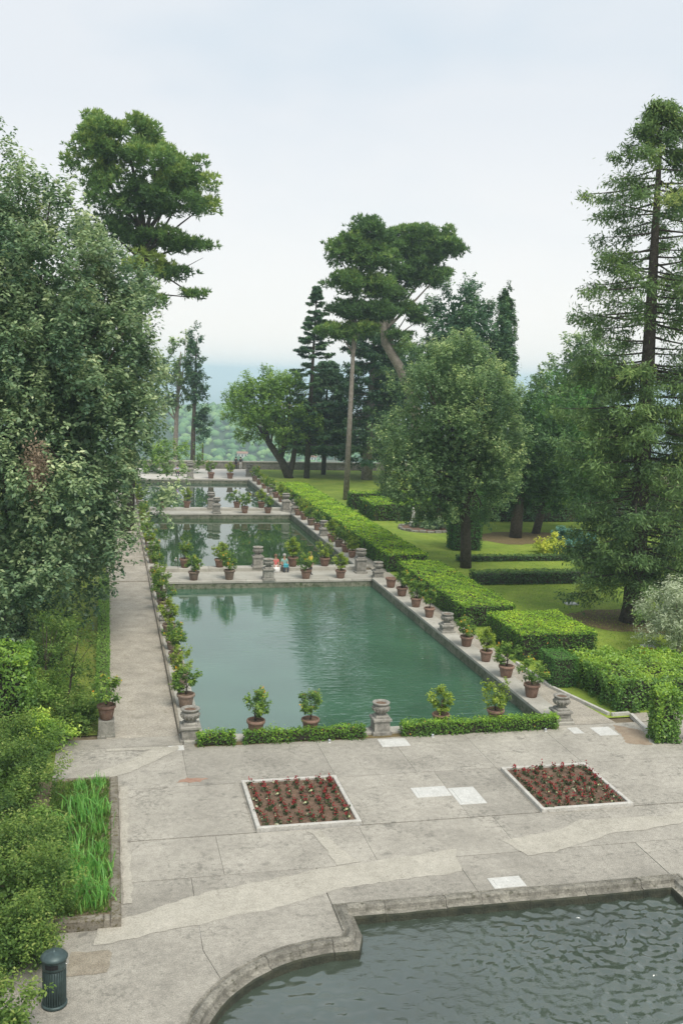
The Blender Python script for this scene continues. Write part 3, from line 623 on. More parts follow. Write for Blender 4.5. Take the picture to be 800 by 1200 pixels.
tree('pine_tree', 'tall umbrella-shaped pine rising behind the big holm oak at left', 'tree', (1.6, 85, 0), (tr, [.6, .5, .38, .3, .1]), cw, PINE,
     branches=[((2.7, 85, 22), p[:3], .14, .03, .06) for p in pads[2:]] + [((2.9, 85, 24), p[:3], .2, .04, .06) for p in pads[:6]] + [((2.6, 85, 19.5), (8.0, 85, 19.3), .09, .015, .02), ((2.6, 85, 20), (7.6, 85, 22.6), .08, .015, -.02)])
# ---- thin trees at the far left end
cw = clump_crown([(10.6, 150, 15.2, 1.6, 1.6, 3.6), (9.2, 150, 12.0, 2.2, 2, 3.2), (11.6, 150, 11.2, 1.2, 1.2, 2.6), (7.6, 150, 10.5, 1.8, 1.8, 3.0)], 120, .75, 7, 12, .2, .5, seed=41)
tree('slender_tree', 'slender pale-trunked tree with leafy head beyond the far end of the ponds', 'tree', (9.7, 150, -6.5), ([(9.7, 150, -7), (9.8, 150, 4), (10.0, 150, 9), (10.4, 150, 16)], [.42, .34, .25, .08]), cw, ILEX2, BARKP, branches=brs([(9.8, 150, 6), (10, 150, 9)], cw[3], 9, .12, .03, .05))
cw = clump_crown([(12.2, 147, 15.4, .9, .9, 3.4), (12.7, 147, 11.3, 1.0, .9, 2.2)], 70, .6, 7, 12, .17, .5, seed=42)
tree('slender_tree', 'thin broken cypress with a tall bare trunk beside the slender tree at the far end', 'tree', (12.0, 147, -6.5), ([(12.0, 147, -7), (12.1, 147, 4), (12.3, 147, 12), (12.4, 147, 18)], [.4, .34, .2, .05]), cw, DARK, BARK)
cw = clump_crown([(13.7, 147, 6.2, 1.0, .9, 1.9), (13.5, 147, 4.3, .7, .7, 1.0)], 40, .5, 7, 12, .16, .5, seed=43)
tree('small_cypress', 'small dark conifer beside the bare trunk at the far end', 'tree', (13.5, 147, -6.5), ([(13.5, 147, -7), (13.5, 147, 3)], [.2, .1]), cw, DARK)
cw = clump_crown([(8.6, 133, 1.9, 2.9, 1.6, 1.9), (6.4, 133, 1.7, 2.0, 1.6, 1.7)], 90, .7, 8, 12, .14, .5, seed=44)
tree('round_shrub', 'large rounded green shrub beside the far terrace', 'shrub', (8, 133, 0), ([(8, 133, -.1), (8, 133, 1.5)], [.2, .08]), cw, LIME)
# ---- far right group
lob = [(22.2, 128, 8.2, 3.8, 3.4, 3.9), (18.8, 127, 8.8, 3.0, 3, 3.4), (16.2, 127, 9.0, 2.0, 2, 2.6), (24.4, 128, 6.8, 2.6, 2.6, 3.2), (19.2, 128, 11.9, 2.6, 2.4, 1.6), (22.0, 128, 11.6, 2.4, 2.4, 1.5)]
cw = clump_crown(lob, 190, 1.05, 16, 14, .13, .5, seed=51, inner=.15, fill=2500)
tree('spreading_oak', 'spreading oak with dark leaning trunk at the far right end of the ponds', 'tree', (22.6, 128, 0), ([(23.0, 128, -.2), (21.9, 128, 2.2), (20.4, 128, 4.2), (18.8, 127.6, 6.5)], [.6, .5, .4, .2]), cw, LIME,
     branches=brs([(21.9, 128, 2.4), (20.4, 128, 4.2), (19.6, 128, 5.6)], cw[3], 18, .16, .03, .1) + [((23.0, 128, .5), (23.6, 128, 7), .4, .2, 0)])
def conifer(base, top, h0, prof, nb, ntw, nl, ls, droop, seed, twl=.9, asp=.28, loose=.15, fuzz=.09):
    """whorled branches with flat drooping sprays. prof(t)->length, t 0 bottom..1 top"""
    g = np.random.default_rng(seed); b0 = np.array(base, float); t0 = np.array(top, float); H_ = t0[2] - b0[2]
    t = np.sort(g.random(nb)); zr = h0 / H_ + (1 - h0 / H_) * t
    org = b0 + (t0 - b0) * zr[:, None]; az = np.arange(nb) * 2.399 + g.normal(0, .3, nb); ln = np.array([prof(x) for x in t]) * g.uniform(.72, 1.18, nb)
    dr = np.stack([np.cos(az), np.sin(az), -droop + g.normal(0, .08, nb)], -1)
    s_ = g.uniform(.15, 1, (nb, ntw)) ** .7
    P_ = org[:, None] + dr[:, None] * (ln[:, None] * s_)[..., None]; P_[..., 2] += (ln[:, None] * s_ ** 2) * .22; P_[..., 2] -= np.abs(g.normal(0, .25, (nb, ntw))) * loose
    side = np.stack([-np.sin(az), np.cos(az), np.zeros(nb)], -1)
    tl = twl * (1.15 - .8 * s_) * np.minimum(1, ln / 3)[:, None] * g.uniform(.5, 1.2, (nb, ntw)); sg = g.choice([-1, 1], (nb, ntw))
    td = unit(side[:, None] * sg[..., None] + dr[:, None] * .7 + np.array([0, 0, -.15]) + g.normal(size=(nb, ntw, 3)) * loose)
    q = g.random((nb, ntw, nl)); lp = P_[:, :, None] + td[:, :, None] * (tl[..., None] * q)[..., None] + g.normal(size=(nb, ntw, nl, 3)) * np.array([fuzz, fuzz, fuzz * .8])
    ld = unit(td[:, :, None] + g.normal(size=(nb, ntw, nl, 3)) * .45 + np.array([0, 0, -.1])); k = lp.size // 3
    nr = np.array([0, 0, 1.]) + g.normal(size=(k, 3)) * .45
    V, Q = blades(lp.reshape(-1, 3), ld.reshape(-1, 3), nr, ls * g.uniform(.7, 1.3, k), ls * asp * g.uniform(.7, 1.3, k))
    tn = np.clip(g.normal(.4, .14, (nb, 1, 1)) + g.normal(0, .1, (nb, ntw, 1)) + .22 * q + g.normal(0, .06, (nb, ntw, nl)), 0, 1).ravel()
    br = [(tuple(org[i]), tuple(org[i] + dr[i] * ln[i] * .92 + np.array([0, 0, ln[i] * .19])), .018 + .012 * ln[i], .012, -.06) for i in range(nb)]
    return (V, Q, tn), br
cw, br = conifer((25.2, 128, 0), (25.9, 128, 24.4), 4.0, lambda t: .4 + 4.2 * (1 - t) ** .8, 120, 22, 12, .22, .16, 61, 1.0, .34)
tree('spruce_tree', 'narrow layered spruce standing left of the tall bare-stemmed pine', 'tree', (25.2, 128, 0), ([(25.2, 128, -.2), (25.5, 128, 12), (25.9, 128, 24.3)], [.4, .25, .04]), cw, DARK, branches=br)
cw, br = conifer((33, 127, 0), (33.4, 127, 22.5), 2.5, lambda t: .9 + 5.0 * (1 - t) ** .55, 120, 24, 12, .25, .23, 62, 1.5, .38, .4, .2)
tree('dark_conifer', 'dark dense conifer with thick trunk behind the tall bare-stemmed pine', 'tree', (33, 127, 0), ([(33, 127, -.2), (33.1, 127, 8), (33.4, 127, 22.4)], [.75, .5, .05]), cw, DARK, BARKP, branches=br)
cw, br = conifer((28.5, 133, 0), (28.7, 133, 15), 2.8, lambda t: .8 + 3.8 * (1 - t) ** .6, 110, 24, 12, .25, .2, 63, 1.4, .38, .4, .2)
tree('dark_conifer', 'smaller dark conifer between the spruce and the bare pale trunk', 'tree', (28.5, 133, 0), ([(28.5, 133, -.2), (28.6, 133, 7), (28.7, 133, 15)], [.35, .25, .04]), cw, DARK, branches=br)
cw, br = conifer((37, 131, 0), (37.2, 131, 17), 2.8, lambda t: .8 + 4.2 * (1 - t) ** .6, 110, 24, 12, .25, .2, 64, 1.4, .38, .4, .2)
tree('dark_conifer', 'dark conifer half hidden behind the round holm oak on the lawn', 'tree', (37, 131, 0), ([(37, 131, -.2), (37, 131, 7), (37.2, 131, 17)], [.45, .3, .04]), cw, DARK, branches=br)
# tall central pines
pads = [(26.6, 106, 28.4, 2.2, 2.2, 1.5), (25.3, 106, 26.6, 2.6, 2.2, 1.4), (23.6, 106, 25.6, 1.3, 1.4, 1.4), (27.6, 106, 25.6, 2.8, 2.4, 1.5), (24.8, 106, 23.0, 2.4, 2.2, 1.3), (27.4, 106, 22.6, 2.6, 2.2, 1.4), (25.2, 106, 20.2, 2.6, 2, 1.0), (28.0, 106, 20.2, 2.2, 2, 1.0), (23.7, 106, 18.0, 2.0, 1.8, .8), (26.4, 106, 18.4, 1.8, 1.6, .7)]
cw = needle_crown(pads, 6000, 9, .26, .06, 71)
tree('pine_tree', 'tall pine with a straight bare pale trunk beside the hedge walk', 'tree', (25.3, 106, 0), ([(25.3, 106, -.2), (25.45, 106, 9), (25.6, 106, 18), (26.2, 106, 28)], [.34, .27, .2, .05]), cw, PINE, BARKP,
     branches=[((25.7, 106, p[2] - 2.5), p[:3], .12, .03, .08) for p in pads])
pads = [(33.6, 112, 29.2, 2.6, 2.4, 1.3), (36.6, 112, 28.8, 2.4, 2.2, 1.3), (38.0, 112, 28.0, 1.6, 1.6, 1.0), (31.8, 112, 27.2, 2.4, 2.2, 1.4), (34.8, 112, 26.8, 2.8, 2.4, 1.3), (36.4, 112, 24.8, 2.0, 1.8, .9), (33.2, 112, 24.6, 2.4, 2.2, 1.1), (31.4, 112, 22.6, 2.0, 2, 1.0), (33.4, 112, 21.0, 1.9, 1.8, .8), (34.6, 112, 19.9, 1.2, 1.2, .6), (32.2, 112, 18.0, 1.4, 1.3, .7), (33.4, 112, 16.6, 1.2, 1.2, .6)]
cw = needle_crown(pads, 6000, 9, .26, .06, 72)
tree('pine_tree', 'crooked pine with curved pale trunk leaning left among the central trees', 'tree', (35.5, 112, 0), ([(35.5, 112, -.2), (34.6, 112, 10), (32.6, 112, 14.4), (30.7, 112, 17.2), (30.3, 112, 19.6), (31.4, 112, 23)], [.7, .6, .55, .46, .36, .14]), cw, PINE, BARKP,
     branches=[((30.5, 112, 18.5), p[:3], .2, .04, .06) for p in pads[:8]] + [((31.0, 112, 17.2), p[:3], .12, .03, .03) for p in pads[8:]] + [((30.5, 112, 18.6), (28.6, 112, 20.2), .2, .1, 0)])
# dark dome tree and cypress behind
lob = [(34.0, 95, 17.6, 4.0, 3.6, 5.0), (31.4, 95, 14.2, 2.8, 2.6, 3.6), (36.4, 95, 13.2, 2.8, 2.6, 3.8)]
cw = clump_crown(lob, 130, .95, 18, 13, .14, .5, seed=81, fill=7000, inner=.1, jit=.1)
tree('yew_tree', 'dark domed evergreen rising behind the round holm oak', 'tree', (34, 95, 0), ([(34, 95, -.2), (34, 95, 14)], [.5, .2]), cw, DARK)
cw = clump_crown([(40.3, 100, 15.0, 1.05, 1.0, 7.0), (40.2, 100, 20.4, .55, .5, 3.2)], 130, .34, 9, 11, .13, .5, seed=82, jit=.04, fill=4000, zel=2.0, sub_r=.2)
tree('cypress_tree', 'narrow pointed dark cypress behind the round holm oak', 'tree', (40.2, 100, 0), ([(40.2, 100, -.2), (40.2, 100, 18)], [.35, .1]), cw, YEWC)
# ---- round holm oak on the lawn
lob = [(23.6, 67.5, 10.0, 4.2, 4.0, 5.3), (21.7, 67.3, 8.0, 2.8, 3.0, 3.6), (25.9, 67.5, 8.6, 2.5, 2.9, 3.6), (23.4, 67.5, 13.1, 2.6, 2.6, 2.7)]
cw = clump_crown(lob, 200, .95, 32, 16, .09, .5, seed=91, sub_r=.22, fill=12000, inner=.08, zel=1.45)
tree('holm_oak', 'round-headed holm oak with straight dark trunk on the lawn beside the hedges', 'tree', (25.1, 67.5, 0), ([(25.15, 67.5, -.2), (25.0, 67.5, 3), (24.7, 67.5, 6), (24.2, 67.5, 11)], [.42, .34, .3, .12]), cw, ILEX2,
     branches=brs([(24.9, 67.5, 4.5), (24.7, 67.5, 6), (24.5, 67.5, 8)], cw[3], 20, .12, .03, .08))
# ---- trees right of it
cw = clump_crown([(35.4, 80.5, 8.4, 3.6, 3.4, 4.6), (33.6, 80, 5.2, 2.6, 2.4, 2.8), (37.4, 81, 5.6, 2.6, 2.6, 3.4)], 120, 1.1, 18, 12, .14, .4, seed=92, fill=3000)
tree('yew_tree', 'dark green yew with short thick trunk on the shaded lawn behind the round holm oak', 'tree', (34.4, 80.5, 0), ([(34.4, 80.5, -.2), (34.5, 80.5, 3), (35, 80.5, 8)], [.55, .45, .2]), cw, YEWC)
cw = clump_crown([(39.2, 83, 8.4, 3.4, 3.2, 4.8), (41.6, 83, 6, 2.8, 2.6, 4.0), (37.6, 82.6, 4.9, 2, 2, 2.4)], 120, 1.1, 18, 12, .14, .4, seed=93, fill=3000)
tree('yew_tree', 'green yew with slanting trunk between the dark yew and the giant redwood', 'tree', (37.2, 82.7, 0), ([(37.2, 82.7, -.2), (37.7, 82.7, 2), (39, 83, 8)], [.4, .34, .15]), cw, BOX)
cw = clump_crown([(48.2, 100, 13, 2.6, 2.4, 4.4), (51, 100, 12.5, 3, 3, 5.8), (45.5, 99, 9.6, 2.4, 2.4, 4)], 180, .9, 9, 11, .18, .5, seed=94, fill=3000)
tree('evergreen_tree', 'evergreen with twin domed tops behind the giant redwood', 'tree', (49, 100, 0), ([(49, 100, -.2), (49, 100, 12)], [.5, .2]), cw, ILEX2)
cw = clump_crown([(52, 112, 6, 6, 3, 6), (44, 112, 5, 6, 3, 5), (60, 112, 6, 5, 3, 6), (66, 100, 8, 6, 4, 8)], 240, 1.1, 8, 10, .24, .5, seed=95, fill=4000)
tree('evergreen_tree', 'dark row of evergreens closing the back of the right lawn', 'tree', (52, 112, 0), ([(52, 112, -.2), (52, 112, 6)], [.5, .2]), cw, YEWC)
# ---- giant redwood
def rp(t):
    z = 1.4 + t * 27
    pts = [(1.4, 2.8), (4, 4.2), (8, 4.4), (12, 4.6), (15, 4.3), (18, 4.0), (22, 3.7), (24.3, 3.6), (26, 2.2), (28.4, .5)]
    for (a, b), (c, d_) in zip(pts[:-1], pts[1:]):
        if z <= c: return b + (d_ - b) * (z - a) / (c - a)
    return .5
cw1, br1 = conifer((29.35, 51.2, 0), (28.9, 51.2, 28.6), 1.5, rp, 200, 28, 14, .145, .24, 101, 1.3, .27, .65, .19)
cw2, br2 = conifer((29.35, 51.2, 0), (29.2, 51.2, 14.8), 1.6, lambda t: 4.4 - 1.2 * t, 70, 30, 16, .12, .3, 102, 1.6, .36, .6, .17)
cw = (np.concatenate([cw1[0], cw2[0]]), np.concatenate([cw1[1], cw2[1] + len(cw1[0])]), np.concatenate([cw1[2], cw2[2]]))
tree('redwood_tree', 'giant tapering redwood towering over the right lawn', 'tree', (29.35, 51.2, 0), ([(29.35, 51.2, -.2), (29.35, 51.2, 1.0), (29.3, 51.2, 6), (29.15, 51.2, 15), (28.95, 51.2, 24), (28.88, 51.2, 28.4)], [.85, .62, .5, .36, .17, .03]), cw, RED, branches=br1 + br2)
# ---- olive at the right edge
cw = clump_crown([(27.6, 44.3, 1.9, 1.35, 1.2, 1.35), (28.9, 44.3, 2.3, 1.4, 1.2, 1.8)], 90, .45, 14, 13, .085, .24, seed=103, sub_r=.22, fill=1200)
tree('olive_tree', 'silvery olive bush at the right edge beside the redwood', 'tree', (28.1, 44.3, 0), ([(28.1, 44.3, -.1), (28.1, 44.3, 1.6)], [.14, .06]), cw, OLIVE, BARKP, branches=brs([(28.1, 44.3, 1)], cw[3], 8, .05, .02, .05))

# ---- hedges
def hedge(label, x0, y0, x1, y1, h, fm, dens_=240, ls=.055, seed=1, rough=.05, tl=(.28, .62), group=None, z0=0.0, loose=0.0, name='hedge', asp=.55, taper=0.0, skipback=False):
    g = np.random.default_rng(seed); e_ = empty(name, ((x0 + x1) / 2, (y0 + y1) / 2, z0)); tag(e_, label, 'hedge', group)
    w, d_ = (x1 - x0) / 2, (y1 - y0) / 2; ins = min(.13 + loose * 1.5, w * .5, d_ * .5)
    MB().box(-w + ins, -d_ + ins, .06, w - ins, d_ - ins, h - ins).build('shaded_twigs', SHADED_TWIG, e_)  # solid dark box stands in for the shaded inside of the hedge
    P_ = []; N_ = []; T_ = []
    for (n0, ar) in (((0, 0, 1), 4 * w * d_), ((-1, 0, 0), 2 * d_ * h), ((1, 0, 0), 2 * d_ * h), ((0, -1, 0), 2 * w * h), ((0, 1, 0), 2 * w * h)):
        k = int(ar * dens_); n0 = np.array(n0, float); u = g.uniform(-1, 1, (k, 3)); c = np.empty((k, 3)); c[:, 0] = u[:, 0] * w; c[:, 1] = u[:, 1] * d_; c[:, 2] = (u[:, 2] + 1) / 2 * h
        if n0[2]: c[:, 2] = h
        elif n0[0]: c[:, 0] = n0[0] * w
        else: c[:, 1] = n0[1] * d_
        if taper: c[:, :2] *= (1 - taper * c[:, 2:3] / h)
        # gentle waviness plus depth jitter
        wv = rough * (np.sin(c[:, 0] * 2.3 + seed) + np.sin(c[:, 1] * 1.9 + c[:, 2] * 3 + seed * 2) + np.sin(c[:, 0] * 5.1 + c[:, 1] * 4.3 + 1))
        lump = loose * np.sin(c[:, 0] * 4 + c[:, 1] * 3.1) * np.sin(c[:, 1] * 3.7 - c[:, 2] * 4.2 + 2)
        c = c + n0 * (wv + lump - np.abs(g.normal(0, .05 + loose * .5, k)))[:, None] + g.normal(0, .02, (k, 3))
        P_.append(c); N_.append(np.tile(n0, (k, 1)) * .5 + np.array([0, 0, .45]) + g.normal(size=(k, 3)) * .5)
        base = tl[1] if n0[2] else tl[0]  # shade painted into the side tint; top lighter for light and new growth
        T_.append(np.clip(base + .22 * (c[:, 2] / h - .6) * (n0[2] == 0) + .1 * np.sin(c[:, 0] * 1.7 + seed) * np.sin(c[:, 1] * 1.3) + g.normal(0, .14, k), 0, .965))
    P_ = np.concatenate(P_); N_ = np.concatenate(N_); T_ = np.concatenate(T_)
    # stray shoots above the clip line, thin patches where the twigs show, tonal patches
    sh = g.random(len(P_)) < .05; P_[sh] += N_[sh] * g.uniform(.05, .16, (int(sh.sum()), 1))
    px, py, pz = P_.T; pt = np.sin(px * 2.9 + seed) * np.sin(py * 2.3 - seed) + .7 * np.sin(px * 6.1 + pz * 5 + 1.3 * seed) * np.sin(py * 5.3 + pz * 4)
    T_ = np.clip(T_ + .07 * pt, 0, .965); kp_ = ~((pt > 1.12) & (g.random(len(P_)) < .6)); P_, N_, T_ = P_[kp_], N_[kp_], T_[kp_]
    if fm is HEDGE: T_[g.random(len(T_)) < .004] = 1.0
    V, Q = leaves(P_, N_, ls * g.uniform(.7, 1.35, len(P_)), asp); link('foliage', npmesh('foliage', V, Q, fm, T_), e_); return e_
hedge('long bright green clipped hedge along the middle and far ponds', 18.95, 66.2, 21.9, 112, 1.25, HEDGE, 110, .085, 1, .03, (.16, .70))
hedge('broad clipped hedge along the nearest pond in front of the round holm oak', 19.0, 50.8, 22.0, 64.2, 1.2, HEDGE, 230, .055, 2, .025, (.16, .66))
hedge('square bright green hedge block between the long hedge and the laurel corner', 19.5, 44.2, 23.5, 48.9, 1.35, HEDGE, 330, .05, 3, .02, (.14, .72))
hedge('smooth clipped end of hedge facing the corner urn', 19.25, 39.9, 20.4, 41.5, 1.4, BOX, 520, .035, 4, .02, (.3, .6))
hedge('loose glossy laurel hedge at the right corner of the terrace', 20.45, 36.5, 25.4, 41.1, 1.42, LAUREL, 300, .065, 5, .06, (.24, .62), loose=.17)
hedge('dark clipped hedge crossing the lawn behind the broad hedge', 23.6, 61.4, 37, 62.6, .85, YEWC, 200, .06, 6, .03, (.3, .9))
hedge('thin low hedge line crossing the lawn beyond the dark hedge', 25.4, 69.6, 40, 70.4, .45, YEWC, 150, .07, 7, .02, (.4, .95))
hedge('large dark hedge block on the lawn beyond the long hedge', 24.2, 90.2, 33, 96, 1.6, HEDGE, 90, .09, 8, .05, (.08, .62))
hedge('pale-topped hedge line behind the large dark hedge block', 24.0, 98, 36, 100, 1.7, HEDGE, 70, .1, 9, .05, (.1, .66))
hedge('tall clipped dark green column of hedge behind the holm oak trunk', 26.6, 74.2, 28.9, 76.2, 4.6, BOX, 170, .07, 10, .03, (.2, .5))
hedge('tall dark hedge wall closing the lawn behind the yews', 30, 89.5, 58, 91, 3.2, YEWC, 70, .12, 11, .08, (.35, .5))
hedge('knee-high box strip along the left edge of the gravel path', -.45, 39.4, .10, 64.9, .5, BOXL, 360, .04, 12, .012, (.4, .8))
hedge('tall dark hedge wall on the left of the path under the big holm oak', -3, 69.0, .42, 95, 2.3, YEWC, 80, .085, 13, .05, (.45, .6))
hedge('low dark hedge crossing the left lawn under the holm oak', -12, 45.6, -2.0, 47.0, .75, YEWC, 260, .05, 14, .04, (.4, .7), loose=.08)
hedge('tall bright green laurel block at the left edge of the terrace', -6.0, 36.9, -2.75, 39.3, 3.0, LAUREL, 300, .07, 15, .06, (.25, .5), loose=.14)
hd_g = 'low hedges edging the near end of the pond'
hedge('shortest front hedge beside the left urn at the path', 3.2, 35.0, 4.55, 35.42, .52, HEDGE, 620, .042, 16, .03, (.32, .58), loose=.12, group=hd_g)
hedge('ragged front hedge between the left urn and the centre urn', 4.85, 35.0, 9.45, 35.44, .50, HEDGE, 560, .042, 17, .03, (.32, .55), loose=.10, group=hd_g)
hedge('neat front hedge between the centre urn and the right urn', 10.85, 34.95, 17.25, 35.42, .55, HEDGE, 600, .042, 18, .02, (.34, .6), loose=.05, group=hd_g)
hedge('ivy-covered pillar at the right edge of the terrace', 20.25, 32.9, 21.2, 33.7, 2.05, LAUREL, 480, .065, 19, .04, (.42, .62), loose=.1, name='ivy_pillar')
# soil strips below front hedge
sheet('planting_strip', ragged(rect(3.1, 35.08, 17.3, 35.41), .02, 3), .006, MULCH, ter)

# ---- shrubs on the left of the terrace
def shrub(name, label, x, y, rx, ry, h, fm, ncl, ls, seed, cat='shrub', group=None, nleaf=15, asp=.5, nsub=9, sub_r=.17, rc=.42, z=0):
    lob_ = [(x, y, z + h * .5, rx, ry, h * .52), (x - rx * .3, y + ry * .2, z + h * .35, rx * .75, ry * .8, h * .4), (x + rx * .35, y - ry * .25, z + h * .38, rx * .6, ry * .7, h * .42)]
    c_ = clump_crown(lob_, int(ncl * .55), rc * 1.1, nsub * 2, nleaf, ls, asp, 1.0, .12, seed, sub_r=sub_r * .85, fill=int(ncl * 12))
    e_ = empty(name, (x, y, z)); tag(e_, label, cat, group)
    mb = MB()
    for k in range(7):
        q = c_[3][(k * 13) % len(c_[3])] - np.array([x, y, z]); limb(mb, (random.uniform(-.1, .1), random.uniform(-.1, .1), -.05), tuple(q), .03, .008, .05, 4, 5)
    mb.build('stems', BARK, e_)
    keep = c_[0].reshape(-1, 4, 3)[:, :, 2].min(1) > z + .01; V_ = c_[0].reshape(-1, 4, 3)[keep].reshape(-1, 3)
    link('foliage', npmesh('foliage', V_ - np.array([x, y, z]), np.arange(len(V_)).reshape(-1, 4), fm, c_[2][keep]), e_); return e_
shrub('shrub', 'leafy bush spilling towards the iris bed below the tall laurel block', -3.0, 34.2, 1.3, 1.7, 1.3, SHRUB, 110, .045, 201)
shrub('shrub', 'dense mid green bush at the left edge beside the iris bed top', -3.2, 31.2, 1.5, 1.9, 1.4, SHRUB, 130, .045, 202)
shrub('shrub', 'rose bush at the left edge beside the middle of the iris bed', -3.0, 28.0, 1.4, 1.8, 1.0, SHRUB, 100, .045, 203)
shrub('shrub', 'tall dark green bush left of the lower end of the iris bed', -2.35, 24.6, 1.35, 2.0, 1.5, SHRUB, 150, .042, 204)
shrub('shrub', 'bush crowding the green litter bin from behind', -2.3, 22.4, .8, 1.2, 1.3, SHRUB, 90, .04, 205)
shrub('shrub', 'broad-leaved bush in the bottom left corner in front of the litter bin', -2.3, 19.0, .75, .95, 1.2, SHRUB, 80, .05, 206)
shrub('shrub', 'low pale weed clump trailing along the iris bed edge', -1.75, 27.2, .45, 2.2, .5, LIME, 80, .05, 207, rc=.28)
shrub('shrub', 'glossy low bush beside the small floodlight box', -2.2, 36.2, .7, .7, .8, LAUREL, 50, .055, 208)
shrub('shrub', 'loose bush beside the pot on the path-side pedestal', -1.0, 37.9, .55, 1.0, .9, SHRUB, 60, .05, 209)
shrub('shrub', 'low scrub on the left lawn under the saplings', -2.6, 41.5, 1.5, 1.4, .7, LIME, 60, .055, 210)
shrub('shrub', 'yellow-green shrub on the shaded lawn', 33.9, 72.3, 1.1, .9, 1.25, YELG, 46, .09, 211, sub_r=.2)
shrub('shrub', 'blue-green shrub beside the yellow-green one on the lawn', 36.4, 73.6, 1.6, 1.1, 1.5, BLUEG, 56, .1, 212, sub_r=.2)
# saplings on the left lawn
for k, (x, y, h, lean, lb) in enumerate([(-1.6, 40.2, 2.9, .5, 'thin leaning sapling with dark stem on the left lawn'), (-2.5, 42.0, 3.0, .1, 'upright sapling left of the leaning one on the left lawn'), (-1.9, 44.2, 2.2, -.1, 'leafy young tree nearest the box strip on the left lawn')]):
    c_ = clump_crown([(x + lean, y, h * .8, .75, .7, .8), (x + lean * .5, y, h * .5, .45, .45, .5)], 34, .35, 7, 11, .05, .5, seed=220 + k, sub_r=.16)
    tree('sapling', lb, 'sapling', (x, y, 0), ([(x, y, -.1), (x + lean * .35, y, h * .3), (x + lean * .5, y, h * .55), (x + lean, y, h * .95)], [.05, .04, .03, .012]), c_, SHRUB, branches=brs([(x + lean * .4, y, h * .4)], c_[3], 6, .02, .008, .03))
# grasses scattered over the lawns (uncountable)
def grass(name, label, n, fx, ls, seed, m_, hh=.5):
    g = np.random.default_rng(seed); c = fx(g, n); k = len(c); t = unit(g.normal(size=(k, 3)) * .55 + np.array([0, 0, .9])); s_ = ls * g.uniform(.5, 1.4, k)
    c = c + t * s_[:, None] * .9
    V, Q = blades(c, t, g.normal(size=(k, 3)), s_, s_ * .3); o = link(name, npmesh(name, V, Q, m_, np.clip(g.normal(.5, .2, k) + .2 * np.sin(c[:, 0] * .9) * np.sin(c[:, 1] * .7), 0, 1)))
    tag(o, label, 'grass', kind='stuff')
def area(x0, y0, x1, y1, z=0): return lambda g, n: np.stack([g.uniform(x0, x1, n), g.uniform(y0, y1, n), np.full(n, z)], -1)
grass('grass', 'short bright grass of the right lawn', 22000, area(19.2, 40, 38, 74), .045, 301, GBLADE)
grass('grass', 'weedy grass of the left lawn under the holm oak', 18000, area(-7, 36.9, -.8, 64), .04, 302, GBLADE)
struct(sheet('leaf_litter', ragged([(25.6, 51.5), (27.5, 49.0), (30, 48.4), (33, 49.5), (34, 52), (31, 54), (28, 54.2), (26.2, 53.4)], .2, 2), .012, MULCH))
struct(sheet('leaf_litter', ragged([(30.5, 79), (33, 77), (37, 77.5), (40, 80), (39, 83), (34, 83.5), (31, 82)], .3, 2), .012, MULCH))
# iris bed
ib = empty('iris_bed', (-.7, 27.8, 0)); tag(ib, 'raised bed with mossy stone kerb along the left of the terrace', 'flower bed')
IBK = stone('mossy_kerb', (.16, .14, .105), (.30, .27, .22), scale=3.5, fine=20, objvar=.15, stain=(.10, .085, .035), stain_t=.5, bump=.8, dist=.04)
def rel(o, b): o.location = -Vector(b); return o
for o in [MB().box(-4.6, 23.72, -.05, .1, 32.2, .19).build('soil', SOIL, ib)]: rel(o, (-.7, 27.8, 0)); o.data.materials[0] = EARTH
y = 23.45
while y < 32.2:
    q = min(32.25, y + random.uniform(.8, 1.3)); rel(MB().box(.1 + random.uniform(-.01, .01), y, -.05, .35, q - .012, .26 + random.uniform(-.02, .02), .03).build('kerb_stone', IBK, ib), (-.7, 27.8, 0)); y = q
x = -4.4
while x < .05:
    q = min(.09, x + random.uniform(.8, 1.2)); rel(MB().box(x, 23.46, -.05, q - .012, 23.71, .25 + random.uniform(-.02, .02), .03).build('kerb_stone', IBK, ib), (-.7, 27.8, 0)); x = q
rel(MB().box(-1.6, 32.21, -.05, .09, 32.4, .2, .03).build('kerb_stone', IBK, ib), (-.7, 27.8, 0))
def blade_mesh(seed, n, h, spread, m_):
    g = np.random.default_rng(seed); V = []; Q = []; T = []
    for k in range(n):
        a = g.uniform(0, 2 * pi); lean = abs(g.normal(0, .35)) + .1; hh = h * g.uniform(.55, 1.1); w = g.uniform(.012, .022); b = np.array([g.normal(0, spread), g.normal(0, spread), 0])
        d = np.array([cos(a), sin(a), 0]); s_ = np.array([-sin(a), cos(a), 0]) if g.random() < .6 else np.array([cos(a + .6), sin(a + .6), 0]); o = len(V)
        for i, f in enumerate((0, .4, .75, 1)):
            c = b + d * lean * hh * f ** 2 + np.array([0, 0, hh * (f - .25 * lean * f ** 3)]); ww = w * (1, 1.1, .75, .06)[i]; V += [c - s_ * ww, c + s_ * ww]
        for i in range(3): Q.append((o + 2 * i, o + 2 * i + 1, o + 2 * i + 3, o + 2 * i + 2)); T.append(np.clip(g.normal(.5, .2), 0, 1))
    return npmesh('iris_blades', np.array(V), np.array(Q), m_, T)
im = [blade_mesh(400 + k, 44, .66, .16, IRIS) for k in range(3)]
k = 0
